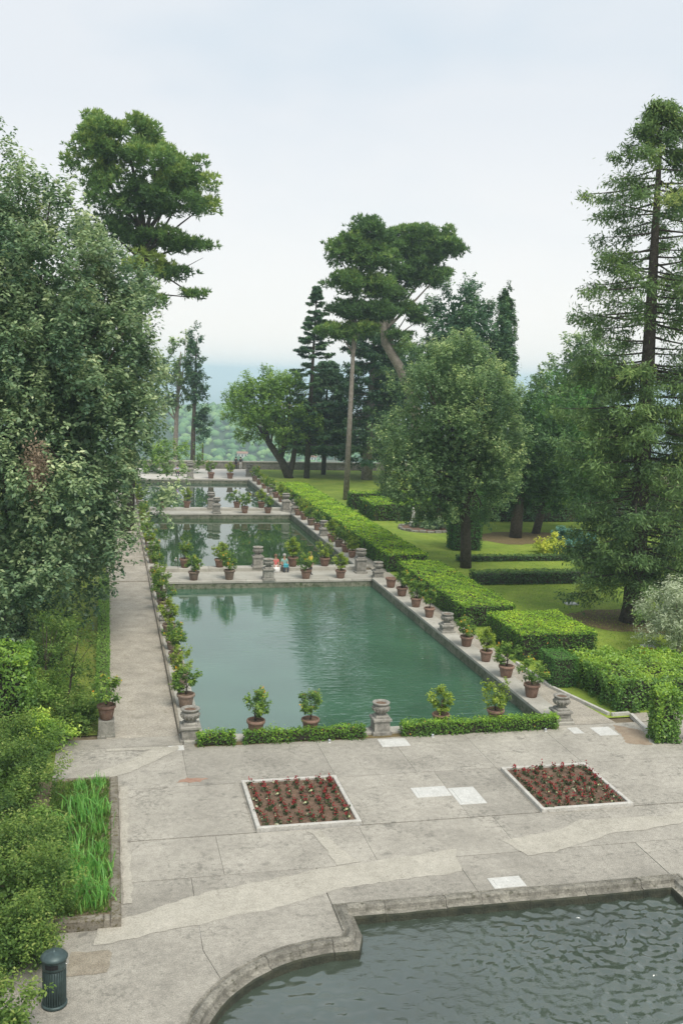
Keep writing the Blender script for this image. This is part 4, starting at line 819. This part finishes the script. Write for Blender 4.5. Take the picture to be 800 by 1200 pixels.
for (x, y, s_) in [(-.3, 31.6, .75), (-.8, 31.4, .7), (-.4, 30.3, .95), (-.95, 30.0, 1.05), (-.2, 29.4, 1.0), (-.65, 29.1, 1.1), (-1.1, 28.7, 1.0), (-.25, 28.3, .9), (-.7, 27.7, .8), (-.2, 27.0, .75), (-.9, 26.8, .85), (-.45, 26.2, 1.0), (-.1, 25.7, 1.05), (-.75, 25.5, 1.1), (-1.15, 25.9, .9), (-.35, 24.9, 1.05), (-.05, 24.5, .9), (-.8, 24.5, .95), (-.45, 24.1, .8)]:
    o = link('iris_plant', im[k % 3]); o.location = (x, y, .18); o.rotation_euler.z = k * 1.3; o.scale = (s_, s_, s_)
    tag(o, 'clump of green sword-shaped iris leaves in the raised stone-edged bed', 'plant', 'iris clumps in the raised bed'); k += 1
grass('bed_weeds', 'low green weeds covering the soil of the raised iris bed', 13000, area(-1.7, 23.8, .05, 32.1, .19), .06, 303, SHRUB)

# ================================================================= OBJECTS
# ---- potted citrus
def citrus_variants():
    o = []
    for k in range(6):
        g = np.random.default_rng(500 + k); m_ = CITRUSY if k in (2, 5) else CITRUS
        hgt = [.95, .85, .92, .8, 1.0, .9][k]; w = [.40, .46, .38, .42, .36, .44][k]
        c = clump_crown([(0, 0, .62 + hgt * .62, w, w, w * .95), (w * .35, .05, .6 + hgt * .5, w * .7, w * .7, w * .6), (-w * .4, -.05, .6 + hgt * .72, w * .6, w * .65, w * .6)], 34, .16, 6, 9, .055, .5, 1.0, .3, 510 + k, sub_r=.09)
        cr_ = npmesh('crown', c[0], c[1], m_, np.where(g.random(len(c[2])) < .004, .99, c[2]))
        s_ = MB(); lean = g.uniform(-.06, .06); s_.tube([(0, 0, .5), (lean, .02, .75), (lean * .5, 0, .6 + hgt * .6)], [.035, .03, .018], 6)
        for j in range(4): limb(s_, (lean, .01, .78), tuple(c[3][j * 5 % len(c[3])]), .016, .006, .03, 3, 5)
        o.append((cr_, s_.mesh('trunk', BARK, True)))
    return o
CV = citrus_variants()
def pot_mesh(m_):
    p_ = MB().lathe([(.20, 0), (.235, .03), (.30, .40), (.305, .43), (.30, .46)], 20).mesh('pot', m_, True)
    r_ = MB().lathe([(.31, .44), (.35, .46), (.36, .50), (.355, .56), (.33, .575), (.30, .565), (.29, .50)], 20, cap=False).mesh('rim', m_, True)
    return p_, r_
PM = [pot_mesh(TERRA), pot_mesh(TERRAG)]
SOILM = MB().lathe([(.3, .48), (.3, .515), (.12, .53)], 16).mesh('soil', SOIL)
cnt = [0]
def citrus(x, y, z, label, s_=1.0, var=None, pm=None, plant=True, group='potted citrus trees around the ponds'):
    k = cnt[0]; cnt[0] += 1; var = (k * 5 + 1) % 6 if var is None else var; pm = (1 if k % 3 == 1 else 0) if pm is None else pm
    e_ = empty('potted_citrus_tree' if plant else 'flowerpot', (x, y, z), k * 2.1, s_ * .93); tag(e_, label, 'potted tree' if plant else 'flowerpot', group if plant else None)
    e_.scale.z *= [1, .93, 1.06, .97, 1.1][k % 5]; e_.rotation_euler.x = [0, .012, -.015, .02, -.008, 0][k % 6]
    p_ = link('pot', PM[pm][0], e_); link('rim', PM[pm][1], p_); link('soil', SOILM, e_)
    if plant: link('trunk', CV[var][1], e_); link('crown', CV[var][0], e_)
    return e_
ORD = ['first', 'second', 'third', 'fourth', 'fifth', 'sixth', 'seventh', 'eighth', 'ninth', 'tenth', 'eleventh', 'twelfth']
for k, (y, v) in enumerate([(38.7, 1), (41.55, 0), (44.1, 2), (46.8, 3), (52.9, 4), (55.45, 3), (58.4, 0), (60.9, None)]):
    citrus(17.68, y, .1, f'{ORD[k]} citrus pot from the terrace on the right ledge of the nearest pond' if v is not None else 'empty terracotta pot at the far end of the nearest pond\'s right ledge', random.uniform(.94, 1.1), v, 0, v is not None)
for k, y in enumerate([71.4, 73.6, 75.9, 78.4, 84.3, 87.1, 90.5, 93.4]):
    citrus(17.66, y, .1, f'{ORD[k]} citrus pot counted away from the viewer on the right ledge of the middle pond', random.uniform(.95, 1.2))
for k, y in enumerate([100, 103, 106.5, 111, 115, 119, 122.5]):
    citrus(17.66, y, .12, f'{ORD[k]} citrus pot counted away from the viewer on the right ledge of the farthest pond', random.uniform(.95, 1.2))
for k, (x, v) in enumerate([(5.46, 0), (7.76, 3), (12.85, 1), (15.2, 2)]):
    citrus(x, 64.5, 0, f'{ORD[k]} citrus pot from the left on the front edge of the near causeway', 1.12, v, 1 if k < 2 else 0)
for k, (x, v) in enumerate([(5.1, 4), (7.45, 2), (12.5, 2), (14.75, 5)]):
    citrus(x, 67.5, .24, f'{ORD[k]} citrus pot from the left on the rear kerb of the near causeway', 1.12, v, 0)
for k, (x, y, z, v) in enumerate([(5.3, 97.5, .24, 0), (7.5, 97.5, .24, 2), (12.35, 97.5, .24, 1), (12.85, 95.45, 0, 3), (14.75, 97.5, .24, 2), (15.1, 95.45, 0, 0)]):
    citrus(x, y, z, f'{ORD[k]} citrus pot from the left on the far causeway', 1.15, v, 0)
for k, x in enumerate([12.7, 15.1]): citrus(x, 126.6, .012, ['left', 'right'][k] + ' of the two potted trees on the far terrace beyond the ponds', 1.35, k * 2, 0)
for k, (x, v) in enumerate([(5.38, 0), (7.45, 4), (12.6, 2), (14.85, 5)]):
    citrus(x, 35.72, .1, f'{ORD[k]} citrus pot from the left behind the front hedge of the nearest pond', 1.05, v, 0)
ly = [39.4, 42.3, 45.6, 48.0, 50.6, 56.2, 58.7, 61.3, 66.0, 70.2, 75.0, 77.6, 80.2, 86.0, 89.0, 92.5, 99.0, 102, 106, 110, 115, 120]
names_l = ['nearest', 'middle', 'farthest']; cl = [0, 0, 0]
for y in ly:
    k = 0 if y < 66 else 1 if y < 95 else 2
    citrus(3.08, y, .04, f'{ORD[cl[k]]} citrus pot counted away from the viewer on the left ledge of the {names_l[k]} pond', random.uniform(.95, 1.12), None, 1); cl[k] += 1
# pot on pedestal left of the path
pd = empty('pedestal', (-.02, 36.75, 0)); tag(pd, 'mossy stone block under the pot at the near left end of the path', 'pedestal')
MB().box(-.29, -.27, -.05, .29, .27, .62, .02).build('block', OLDSTONE, pd); MB().box(-.32, -.30, -.05, .32, .30, .08, .02).build('plinth', OLDSTONE, pd)
citrus(-.02, 36.75, .62, 'citrus pot standing on the stone block at the near left end of the path', 1.05, 1, 0)
# ---- urns
def urn(x, y, z, label, ph=.62, s_=1.0, rz=0, group='stone urns on pedestals around the ponds'):
    e_ = empty('stone_urn', (x, y, z), rz, s_); tag(e_, label, 'urn', group)
    MB().box(-.37, -.37, -.02, .37, .37, .12, .02).build('plinth', URNST, e_)
    MB().box(-.30, -.30, .121, .30, .30, ph - .1, .02).build('pedestal', URNST, e_)
    for sx, sy, ax in ((0, -1, 'x'), (-1, 0, 'y'), (1, 0, 'y'), (0, 1, 'x')):
        mb = MB()
        if ax == 'x': mb.box(-.16, sy * .305 - .012, .2, .16, sy * .305 + .012, ph - .2)
        else: mb.box(sx * .305 - .012, -.16, .2, sx * .305 + .012, .16, ph - .2)
        mb.build('panel', URNST, e_)
    c_ = MB(); c_.box(-.36, -.36, ph - .099, .36, .36, ph, .025); c_.box(-.25, -.25, ph + .001, .25, .25, ph + .1, .05); c_.build('cornice', URNST, e_)
    h = ph + .1
    b_ = MB().lathe([(.17, h), (.15, h + .05), (.18, h + .09), (.27, h + .16), (.315, h + .24), (.325, h + .30), (.30, h + .345), (.27, h + .36)], 24).build('bowl', URNST, e_, True)
    for i in range(14):
        a = 2 * pi * i / 14; mb = MB(); mb.tube([(.2 * cos(a), .2 * sin(a), h + .10), (.30 * cos(a), .30 * sin(a), h + .18), (.335 * cos(a), .335 * sin(a), h + .28)], [.025, .035, .03], 5); mb.build('gadroon', URNST, b_)
    MB().lathe([(.27, h + .355), (.285, h + .40), (.335, h + .43), (.34, h + .47), (.315, h + .485), (.25, h + .475), (.2, h + .42)], 24, cap=False).build('rim', URNST, b_, True)
    MB().lathe([(.24, h + .38), (.24, h + .425)], 16).build('soil', SOIL, e_)
    return e_
urn(10.15, 35.62, .02, 'stone urn on a pedestal in the gap of the front hedges'); urn(2.98, 35.9, -.02, 'stone urn on a pedestal at the near end of the gravel path edge', .58, 1.05); urn(17.72, 35.9, .08, 'stone urn at the right end of the front hedge', .42)
urn(17.62, 49.7, .1, 'stone urn midway along the right ledge of the nearest pond', .42, 1.0); urn(17.62, 81.4, .1, 'stone urn midway along the right ledge of the middle pond', .62, 1.05); urn(17.64, 108.6, .12, 'stone urn midway along the right ledge of the farthest pond', .62)
urn(10.3, 64.33, 0.0, 'stone urn at the middle of the near causeway\'s front edge beside the seated people', .70, 1.08); urn(10.05, 67.45, .24, 'stone urn on the rear kerb at the middle of the near causeway', .72, 1.08)
urn(17.0, 66.2, 0, 'tall stone urn at the right end of the near causeway', .92, 1.1); urn(17.75, 64.35, 0, 'lower stone urn at the right front corner of the near causeway', .52, 1.0)
urn(9.85, 97.5, .24, 'stone urn on the rear kerb of the far causeway', .8, 1.1); urn(10.15, 95.4, 0, 'stone urn on the front edge of the far causeway', .8, 1.1)
urn(17.1, 96.9, 0, 'stone urn at the right end of the far causeway', .95, 1.15); urn(17.75, 95.4, 0, 'lower stone urn at the right front corner of the far causeway', .6, 1.1)
urn(10.1, 126.4, .012, 'stone pedestal urn left of the two pots on the far terrace', 1.0, 1.25); urn(17.9, 129.5, .012, 'stone urn at the far right corner beyond the ponds', .7, 1.2)
urn(3.08, 53.4, .04, 'stone urn midway along the left ledge of the nearest pond', .3, 1.0); urn(3.08, 64.3, 0, 'stone urn at the left front corner of the near causeway', .4, 1.0); urn(3.08, 72.6, .04, 'stone urn near the start of the left ledge of the middle pond', .5); urn(3.08, 83.2, .04, 'stone urn midway along the left ledge of the middle pond', .5); urn(3.1, 95.5, 0, 'stone urn at the left end of the far causeway', .6)
# ---- white slabs set in the paving
def slab(x0, y0, x1, y1, label, frame=True, z=0.006):
    e_ = empty('stone_slab', ((x0 + x1) / 2, (y0 + y1) / 2, 0)); tag(e_, label, 'slab', 'pale slabs set in the terrace'); w, d_ = (x1 - x0) / 2, (y1 - y0) / 2
    MB().box(-w, -d_, -.04, w, d_, z + .006, .004).build('surround', MARBLE, e_)
    if frame: MB().box(-w + .11, -d_ + .11, -.03, w - .11, d_ - .11, z + .018, .006).build('cover', MARBLE, e_)
    return e_
slab(9.85, 34.12, 10.92, 34.9, 'white slab just below the centre urn'); slab(9.78, 29.62, 10.96, 30.4, 'left of the two white covers between the flower beds'); slab(10.99, 28.9, 11.9, 30.2, 'right, longer of the two white covers between the flower beds')
slab(10.1, 23.68, 11.02, 24.24, 'white cover beside the basin rim'); slab(18.55, 34.1, 19.35, 35.0, 'pale slab at the corner by the laurel hedge', False); slab(17.62, 34.45, 18.05, 35.1, 'small white slab at the foot of the right urn', False); slab(2.15, 34.85, 2.7, 35.3, 'small white slab at the foot of the left urn', False)
# ---- flower beds
def bed(x0, y0, x1, y1, label, side, seed):
    e_ = empty('flower_bed', ((x0 + x1) / 2, (y0 + y1) / 2, 0)); tag(e_, label, 'flower bed'); w, d_ = (x1 - x0) / 2, (y1 - y0) / 2; t = .13
    MB().box(-w, -d_, -.05, w, -d_ + t, .12, .015).build('kerb', KERBW, e_); MB().box(-w, d_ - t, -.05, w, d_, .12, .015).build('kerb', KERBW, e_)
    MB().box(-w, -d_ + t + .003, -.05, -w + t, d_ - t - .003, .118, .015).build('kerb', KERBW, e_); MB().box(w - t, -d_ + t + .003, -.05, w, d_ - t - .003, .118, .015).build('kerb', KERBW, e_)
    MB().box(-w + t - .01, -d_ + t - .01, -.05, w - t + .01, d_ - t + .01, .05).build('soil', SOIL, e_)
    g = np.random.default_rng(seed); nx, ny = 8, 13
    for i in range(nx):
        for j in range(ny):
            if g.random() < .06: continue
            o = link('bedding_plant', FLM[g.integers(0, 5)]); o.location = (x0 + .32 + (x1 - x0 - .64) * i / (nx - 1) + g.normal(0, .05), y0 + .3 + (y1 - y0 - .6) * j / (ny - 1) + g.normal(0, .05), .05); o.rotation_euler.z = g.uniform(0, 6.3); s_ = g.uniform(.8, 1.4); o.scale = (s_, s_, s_)
            tag(o, f'small red and cream flowering bedding plant in the {side} flower bed', 'flower', f'bedding plants in the {side} flower bed')
FLM = []
for k in range(5):
    g = np.random.default_rng(600 + k); n_ = 16; c = g.normal(size=(n_, 3)) * np.array([.045, .045, .03]) + np.array([0, 0, .06]); V1, Q1 = leaves(c, np.array([0, 0, .8]) + g.normal(size=(n_, 3)) * .6, .045, .6); T1 = g.uniform(0, .28, n_)
    if k in (1, 4): T1[:4] = g.uniform(.86, 1, 4)
    n2 = [11, 8, 12, 7, 5][k]; c = g.normal(size=(n2, 3)) * np.array([.03, .03, .035]) + np.array([0, 0, .15]); V2, Q2 = leaves(c, g.normal(size=(n2, 3)), .03, .7); T2 = g.uniform(.36, .68, n2)
    c3 = np.array([[0, 0, .06]]); V3, Q3 = blades(c3, np.array([[0, 0, 1.]]), np.array([[0, 1., 0]]), .08, .012)
    FLM.append(npmesh('bedding_plant', np.concatenate([V1, V2, V3]), np.concatenate([Q1, Q2 + len(V1), Q3 + len(V1) + len(V2)]), FLOWER, np.concatenate([T1, T2, [.1]])))
bed(4.32, 28.02, 7.52, 31.6, 'square bed of small red flowers left of the white covers', 'left', 1); bed(13.37, 27.95, 16.55, 31.42, 'square bed of small red flowers right of the white covers', 'right', 2)
# concrete left in the strips beside the beds
for a in (rect(4.27, 31.605, 7.57, 31.655), rect(13.31, 31.43, 16.61, 31.655)): sheet('joint_fill', a, -.002, CONC, ter)
for a in (rect(4.262, 28.0, 4.318, 31.6), rect(7.522, 28.0, 7.575, 31.6), rect(13.31, 27.97, 13.368, 31.42), rect(16.552, 27.97, 16.61, 31.42)): sheet('joint_fill', a, -.003, CONC, ter)
# ---- kerb and steps at the right corner
kb = empty('path_kerb', (0, 0, 0)); tag(kb, 'low pale kerb between the gravel walk and the laurel hedge corner', 'kerb')
def kline(pts, w=.14, h=.12, m_=KERBW):
    for a, b in zip(pts[:-1], pts[1:]):
        a, b = Vector((*a, 0)), Vector((*b, 0)); d = b - a; k = max(1, int(d.length / 1.1)); u = d.normalized(); s_ = Vector((-u.y, u.x, 0)) * w / 2
        for i in range(k):
            p0 = a + d * i / k + u * .008; p1 = a + d * (i + 1) / k - u * .008; mb = MB(); q = [p0 - s_, p1 - s_, p1 + s_, p0 + s_]
            mb.add([(*v[:2], -.05) for v in q] + [(*v[:2], h) for v in q], [(3, 2, 1, 0), (4, 5, 6, 7), (0, 1, 5, 4), (1, 2, 6, 5), (2, 3, 7, 6), (3, 0, 4, 7)]).build('kerb_stone', m_, kb)
kline([(19.15, 43.8), (19.2, 40.0), (20.05, 36.3)]); kline([(20.12, 36.2), (20.95, 36.25)]); kline([(20.95, 36.1), (20.6, 34.0)])
sheet('side_ground', [(21.05, 36.4), (26, 36.4), (26, 35.4), (20.95, 35.4)], .004, GRAVEL, ter)
lw = empty('low_wall', (22.6, 33.0, 0)); tag(lw, 'low stone wall end at the right edge of the terrace', 'wall')
MB().box(-.9, -.2, -.05, 3.4, .25, .45, .02).build('wall_block', OLDSTONE, lw); MB().box(-.95, -.25, .452, 3.4, .3, .55, .02).build('coping_stone', OLDSTONE, lw)
# floodlight box
fl = empty('floodlight', (-1.52, 36.7, 0)); tag(fl, 'small grey floodlight box on the ground at the left end of the terrace', 'floodlight')
MB().box(-.2, -.14, .0, .2, .14, .08, .01).build('base', OLDSTONE, fl); MB().box(-.15, -.1, .081, .15, .1, .32, .02).build('housing', BINGR, fl); MB().box(-.11, -.112, .12, .11, -.101, .28).build('lens', BLACK, fl)
# small ground lights at hedge foot
for x, lb in ((8.0, 'small ground spotlight at the foot of the ragged front hedge'), (12.0, 'small ground spotlight at the left foot of the neat front hedge'), (16.6, 'small ground spotlight at the right foot of the neat front hedge')):
    e_ = empty('ground_spotlight', (x, 34.83, 0)); tag(e_, lb, 'spotlight'); MB().lathe([(.06, 0), (.06, .03), (.03, .06)], 12).build('base', MARBLE, e_); MB().lathe([(.045, .061), (.05, .12), (.04, .13)], 12).build('lamp_head', plain('spot_grey' + str(int(x)), (.45, .47, .5), .4), e_, True)
# ---- litter bin
bn = empty('litter_bin', (-1.08, 20.62, 0)); tag(bn, 'green ribbed metal litter bin with domed lid at bottom left', 'bin'); bn.rotation_euler.z = R(-8)
MB().lathe([(.25, 0), (.27, .01), (.27, .06), (.245, .075)], 28).build('base_ring', BINGR, bn, True)
MB().lathe([(.232, .07), (.232, .95)], 28).build('body', BINGR, bn, True)
for i in range(28):
    a = 2 * pi * i / 28; mb = MB(); c0, s0 = cos(a), sin(a); mb.tube([(.236 * c0, .236 * s0, .08), (.236 * c0, .236 * s0, .86)], [.013, .013], 5); mb.build('rib', BINGR, bn)
MB().lathe([(.25, .86), (.252, .90), (.252, 1.06), (.25, 1.08)], 28).build('collar', BINGR, bn, True)
sl_ = MB(); a0, a1 = R(-125), R(-62); v = []; f = []
for i in range(9):
    a = a0 + (a1 - a0) * i / 8; v += [(.256 * cos(a), .256 * sin(a), .93), (.256 * cos(a), .256 * sin(a), 1.03)]
    if i: f.append((2 * i - 2, 2 * i, 2 * i + 1, 2 * i - 1))
sl_.add(v, f).build('slot', BLACK, bn)
MB().lathe([(.252, 1.075), (.285, 1.085), (.29, 1.10), (.25, 1.15), (.17, 1.20), (.07, 1.225), (.03, 1.23), (.03, 1.25), (.01, 1.26)], 28).build('lid', BINGR, bn, True)
hn = MB(); hn.tube([(.265 + .03 * cos(t), -.02 + .045 * sin(t) * .2, .99 + .045 * sin(t)) for t in [2 * pi * i / 12 for i in range(13)]], [.009] * 13, 5); hn.build('ring', plain('ring_metal', (.6, .6, .58), .35, .6), bn)
# ---- yellow hose ring and slab on the lawn
yr = empty('hose_coil', (26.8, 44.9, 0)); tag(yr, 'coil of yellow hose lying on the lawn by the laurel hedge', 'hose')
mb = MB()
for q in range(3):
    mb.tube([((.55 + .04 * q) * cos(t), (.42 + .03 * q) * sin(t), .04 + .045 * q + .02 * sin(3 * t + q)) for t in [2 * pi * i / 28 for i in range(29)]], [.03] * 29, 6)
mb.build('coil', YEL, yr, True)
slab(26.9, 45.5, 27.6, 46.1, 'white slab on the grass behind the yellow hose coil', False, .1); slab(27.35, 55.4, 28.1, 56.1, 'white slab lying on the open lawn near the redwood', False, .05)
# ---- round bed with small statue on the far lawn
rb = empty('round_bed', (27.9, 85.5, 0)); tag(rb, 'round stone-edged bed on the lawn beyond the hedge', 'flower bed')
MB().lathe([(2.3, 0.0), (2.3, .06), (0.1, .1)], 28).build('soil', SOIL, rb)
for i in range(22):
    a = 2 * pi * i / 22; mb = MB(); mb.box(-.28, -.13, -.02, .28, .13, .2 + .04 * sin(i * 3), .03); o = mb.build('edge_stone', OLDSTONE, rb); o.location = (2.4 * cos(a), 2.4 * sin(a), 0); o.rotation_euler.z = a + pi / 2
st = empty('statue', (27.0, 86.6, 0)); tag(st, 'small white stone figure standing at the round bed on the lawn', 'statue')
MB().box(-.25, -.25, 0, .25, .25, .5, .03).build('pedestal', MARBLE, st); MB().lathe([(.17, .5), (.19, .6), (.15, .85), (.12, 1.0), (.17, 1.2), (.2, 1.38), (.13, 1.48), (.06, 1.52), (.06, 1.56), (.1, 1.62), (.11, 1.7), (.08, 1.78), (.02, 1.82)], 14).build('figure', MARBLE, st, True)
shrub('shrub', 'pale small shrub inside the round stone-edged bed', 28.2, 85.4, 1.2, .8, .7, ILEX, 30, .09, 213)

# ---- people
SKIN = plain('skin', (.45, .27, .19), .6)
def person(name, label, loc, rz, joints, edges, zones, mats_, hair, s_=1.0):
    """joints: name->(x,y,z,r); one skinned body; zones: list of (material index, joint names)"""
    nm = list(joints); me = bpy.data.meshes.new('body'); bm = bmesh.new(); ly_ = bm.verts.layers.skin.verify(); vs = {}
    for k in nm:
        x, y, z, r_ = joints[k]; v_ = bm.verts.new((x, y, z)); v_[ly_].radius = (r_, r_); v_[ly_].use_root = (k == 'pelvis'); vs[k] = v_
    for a, b in edges: bm.edges.new((vs[a], vs[b]))
    bm.to_mesh(me); bm.free(); tmp = bpy.data.objects.new('tmp', me); col.objects.link(tmp)
    md = tmp.modifiers.new('skin', 'SKIN'); md.use_smooth_shade = True; sb = tmp.modifiers.new('sub', 'SUBSURF'); sb.levels = 2; sb.render_levels = 2
    dg = bpy.context.evaluated_depsgraph_get(); dg.update(); m2 = bpy.data.meshes.new_from_object(tmp.evaluated_get(dg)); bpy.data.objects.remove(tmp)
    m2.materials.clear()
    for q in mats_: m2.materials.append(q)
    zn = {}
    for i, js in zones:
        for j in js: zn[j] = i
    jp = np.array([joints[k][:3] for k in nm]); ji = np.array([zn.get(k, 0) for k in nm])
    for p_ in m2.polygons: p_.material_index = int(ji[np.argmin(((jp - np.array(p_.center)) ** 2).sum(1))]); p_.use_smooth = True
    e_ = empty(name, loc, rz, s_); tag(e_, label, 'person'); link('body', m2, e_)
    hx, hy, hz, hr = joints['head']
    hb = MB().lathe([(.06, hz - .05), (.105, hz - .01), (.118, hz + .05), (.10, hz + .11), (.05, hz + .145), (.01, hz + .15)], 14, hx, hy + .02).build('hair', hair, e_, True)
    for sx in (-1, 1): MB().lathe([(.001, hz + .005), (.013, hz + .015), (.001, hz + .026)], 8, hx + sx * .035, hy - .098, False).build('eye', BLACK, e_)
    return e_
def hand(J, E, s, w):
    x, y, z, r_ = J['wrist' + s]
    J['palm' + s] = (x + w[0] * .06, y + w[1] * .06, z + w[2] * .06, .034); E.append(('wrist' + s, 'palm' + s))
    for i in range(4):
        o = (i - 1.5) * .02; J[f'finger{i}' + s] = (x + w[0] * .15 + o, y + w[1] * .15, z + w[2] * .15 - .01, .009); E.append(('palm' + s, f'finger{i}' + s))
    sg = 1 if s == 'L' else -1
    J['thumb' + s] = (x + w[0] * .09 - sg * .05, y + w[1] * .09 - .01, z + w[2] * .09 + .01, .011); E.append(('palm' + s, 'thumb' + s))
def seated():
    J = {'pelvis': (0, 0, .12, .15), 'waist': (0, .01, .28, .135), 'chest': (0, 0, .46, .15), 'neck': (0, -.01, .60, .055), 'chin': (0, -.03, .67, .07), 'head': (0, -.02, .77, .092), 'nose': (0, -.12, .755, .014)}
    E = [('pelvis', 'waist'), ('waist', 'chest'), ('chest', 'neck'), ('neck', 'chin'), ('chin', 'head'), ('head', 'nose')]
    for s, q in (('L', 1), ('R', -1)):
        J['shoulder' + s] = (q * .17, 0, .53, .06); J['elbow' + s] = (q * .23, -.06, .27, .045); J['wrist' + s] = (q * .11, -.28, .22, .032)
        E += [('chest', 'shoulder' + s), ('shoulder' + s, 'elbow' + s), ('elbow' + s, 'wrist' + s)]; hand(J, E, s, (0, -.9, -.3))
        J['hip' + s] = (q * .1, -.06, .09, .095); J['knee' + s] = (q * .13, -.46, .08, .068); J['ankle' + s] = (q * .12, -.42, -.30, .045); J['toe' + s] = (q * .13, -.58, -.36, .035)
        E += [('pelvis', 'hip' + s), ('hip' + s, 'knee' + s), ('knee' + s, 'ankle' + s), ('ankle' + s, 'toe' + s)]
    return J, E
def standing():
    J = {'pelvis': (0, 0, .92, .14), 'waist': (0, 0, 1.08, .12), 'chest': (0, 0, 1.28, .15), 'neck': (0, -.01, 1.44, .052), 'chin': (0, -.03, 1.5, .068), 'head': (0, -.02, 1.6, .09), 'nose': (0, -.12, 1.585, .014)}
    E = [('pelvis', 'waist'), ('waist', 'chest'), ('chest', 'neck'), ('neck', 'chin'), ('chin', 'head'), ('head', 'nose')]
    for s, q in (('L', 1), ('R', -1)):
        J['shoulder' + s] = (q * .18, 0, 1.37, .06); J['elbow' + s] = (q * .25, .02, 1.08, .044); J['wrist' + s] = (q * .24, -.08, .84, .03)
        E += [('chest', 'shoulder' + s), ('shoulder' + s, 'elbow' + s), ('elbow' + s, 'wrist' + s)]; hand(J, E, s, (0, -.1, -.95))
        J['hip' + s] = (q * .1, 0, .84, .095); J['knee' + s] = (q * .11, -.02, .47, .065); J['ankle' + s] = (q * .11, .02, .09, .045); J['toe' + s] = (q * .13, -.14, .035, .035)
        E += [('pelvis', 'hip' + s), ('hip' + s, 'knee' + s), ('knee' + s, 'ankle' + s), ('ankle' + s, 'toe' + s)]
    return J, E
def cols(*c): return [SKIN] + [plain('cloth', q, .85) for q in c]
TOP = ['waist', 'chest', 'shoulderL', 'shoulderR']; LEGS = ['pelvis', 'hipL', 'hipR', 'kneeL', 'kneeR', 'ankleL', 'ankleR']; SHOE = ['toeL', 'toeR']
HB = plain('brown_hair', (.16, .09, .045), .7); HGY = plain('grey_hair', (.35, .33, .30), .7); HD = plain('dark_hair', (.03, .022, .018), .6)
J, E_ = seated(); w_ = person('person', 'seated person in a pink-red top and white skirt on the near causeway', (11.22, 67.05, .24), 0, J, E_, [(1, TOP), (2, LEGS[:5]), (0, ['ankleL', 'ankleR']), (3, SHOE)], cols((.55, .13, .12), (.75, .73, .70), (.2, .15, .1)), HB, 1.05)
sk = MB().lathe([(.17, .12), (.24, .1), (.26, -.02), (.25, -.26), (.22, -.27)], 16, 0, -.32).build('skirt', plain('white_cloth', (.78, .76, .73), .85), w_, True); sk.scale = (1, 1.0, 1)
J, E_ = seated(); person('person', 'seated person in a pale green shirt holding a turquoise bag on the near causeway', (11.82, 67.05, .24), R(8), J, E_, [(1, TOP), (2, LEGS), (3, SHOE)], cols((.25, .40, .34), (.05, .06, .08), (.03, .03, .03)), HGY, 1.08)
bg_ = empty('bag', (11.86, 66.62, .36)); tag(bg_, 'turquoise bag on the lap of the seated person in the green shirt', 'bag'); TQ = plain('turquoise_cloth', (.06, .36, .42), .7)
MB().box(-.16, -.1, 0, .16, .1, .24, .05).build('body', TQ, bg_); mb = MB(); mb.tube([(-.1, 0, .22), (-.07, 0, .36), (.07, 0, .36), (.1, 0, .22)], [.012] * 4, 6); mb.build('handle', TQ, bg_)
J, E_ = standing(); person('person', 'person in a yellow top and dark trousers standing behind a pot on the near causeway', (13.35, 65.6, 0), R(40), J, E_, [(1, TOP + ['elbowL', 'elbowR']), (2, LEGS), (3, SHOE)], cols((.62, .52, .06), (.03, .03, .04), (.05, .05, .05)), HB, .93)
J, E_ = standing(); person('person', 'person in dark clothes leaning at the far parapet, left of the pair', (17.35, 138.9, .012), R(175), J, E_, [(1, TOP + ['elbowL', 'elbowR']), (2, LEGS), (3, SHOE)], cols((.03, .03, .035), (.035, .035, .05), (.03, .03, .03)), HD)
J, E_ = standing(); person('person', 'person in white trousers and dark top at the far parapet, right of the pair', (18.0, 138.9, .012), R(190), J, E_, [(1, TOP + ['elbowL', 'elbowR']), (2, LEGS), (3, SHOE)], cols((.04, .035, .04), (.68, .66, .62), (.1, .08, .06)), HD)
J, E_ = seated(); bl = empty('garden_bench', (8.6, 129.2, 0)); tag(bl, 'stone bench under the rounded shrub on the far terrace', 'bench')
MB().box(-.8, -.22, .38, .8, .22, .46, .02).build('seat', OLDSTONE, bl)
for sx in (-.6, .6): MB().box(sx - .1, -.18, 0, sx + .1, .18, .378).build('leg', OLDSTONE, bl)
person('person', 'seated person in a lavender top on the bench under the far rounded shrub', (8.7, 129.15, .46), 0, J, E_, [(1, TOP), (2, LEGS), (3, SHOE)], cols((.42, .38, .62), (.05, .05, .09), (.1, .1, .1)), HD, 1.1)
# ---- white duck on the middle pond
dk = empty('duck', (4.9, 73.6, ZW)); tag(dk, 'small white duck floating on the middle pond near the left ledge', 'duck'); WF = plain('white_feather', (.8, .79, .75), .8)
mb = MB(); mb.tube([(0, .26, .13), (0, .2, .1), (0, .05, .08), (0, -.12, .09), (0, -.2, .14), (0, -.22, .24), (0, -.24, .31), (0, -.29, .32), (0, -.32, .31)], [.01, .06, .11, .11, .075, .042, .052, .04, .01], 10); mb.build('body', WF, dk, True)
mb = MB(); mb.tube([(0, -.31, .31), (0, -.37, .295)], [.022, .012], 6); mb.build('bill', YEL, dk)

# ---- haze
hz = MB().box(-29000, -300, -175, 36500, 23000, 46).build('haze', None if False else mat('haze_air')[0]); tag(hz, 'thin pale blue haze filling the air over the valley', 'haze', kind='stuff')
nt = hz.data.materials[0].node_tree; v_ = N(nt, 'ShaderNodeVolumePrincipled', Density=.00036); v_.inputs['Color'].default_value = (.74, .91, 1.0, 1); o_ = N(nt, 'ShaderNodeOutputMaterial'); nt.links.new(v_.outputs[0], o_.inputs['Volume'])
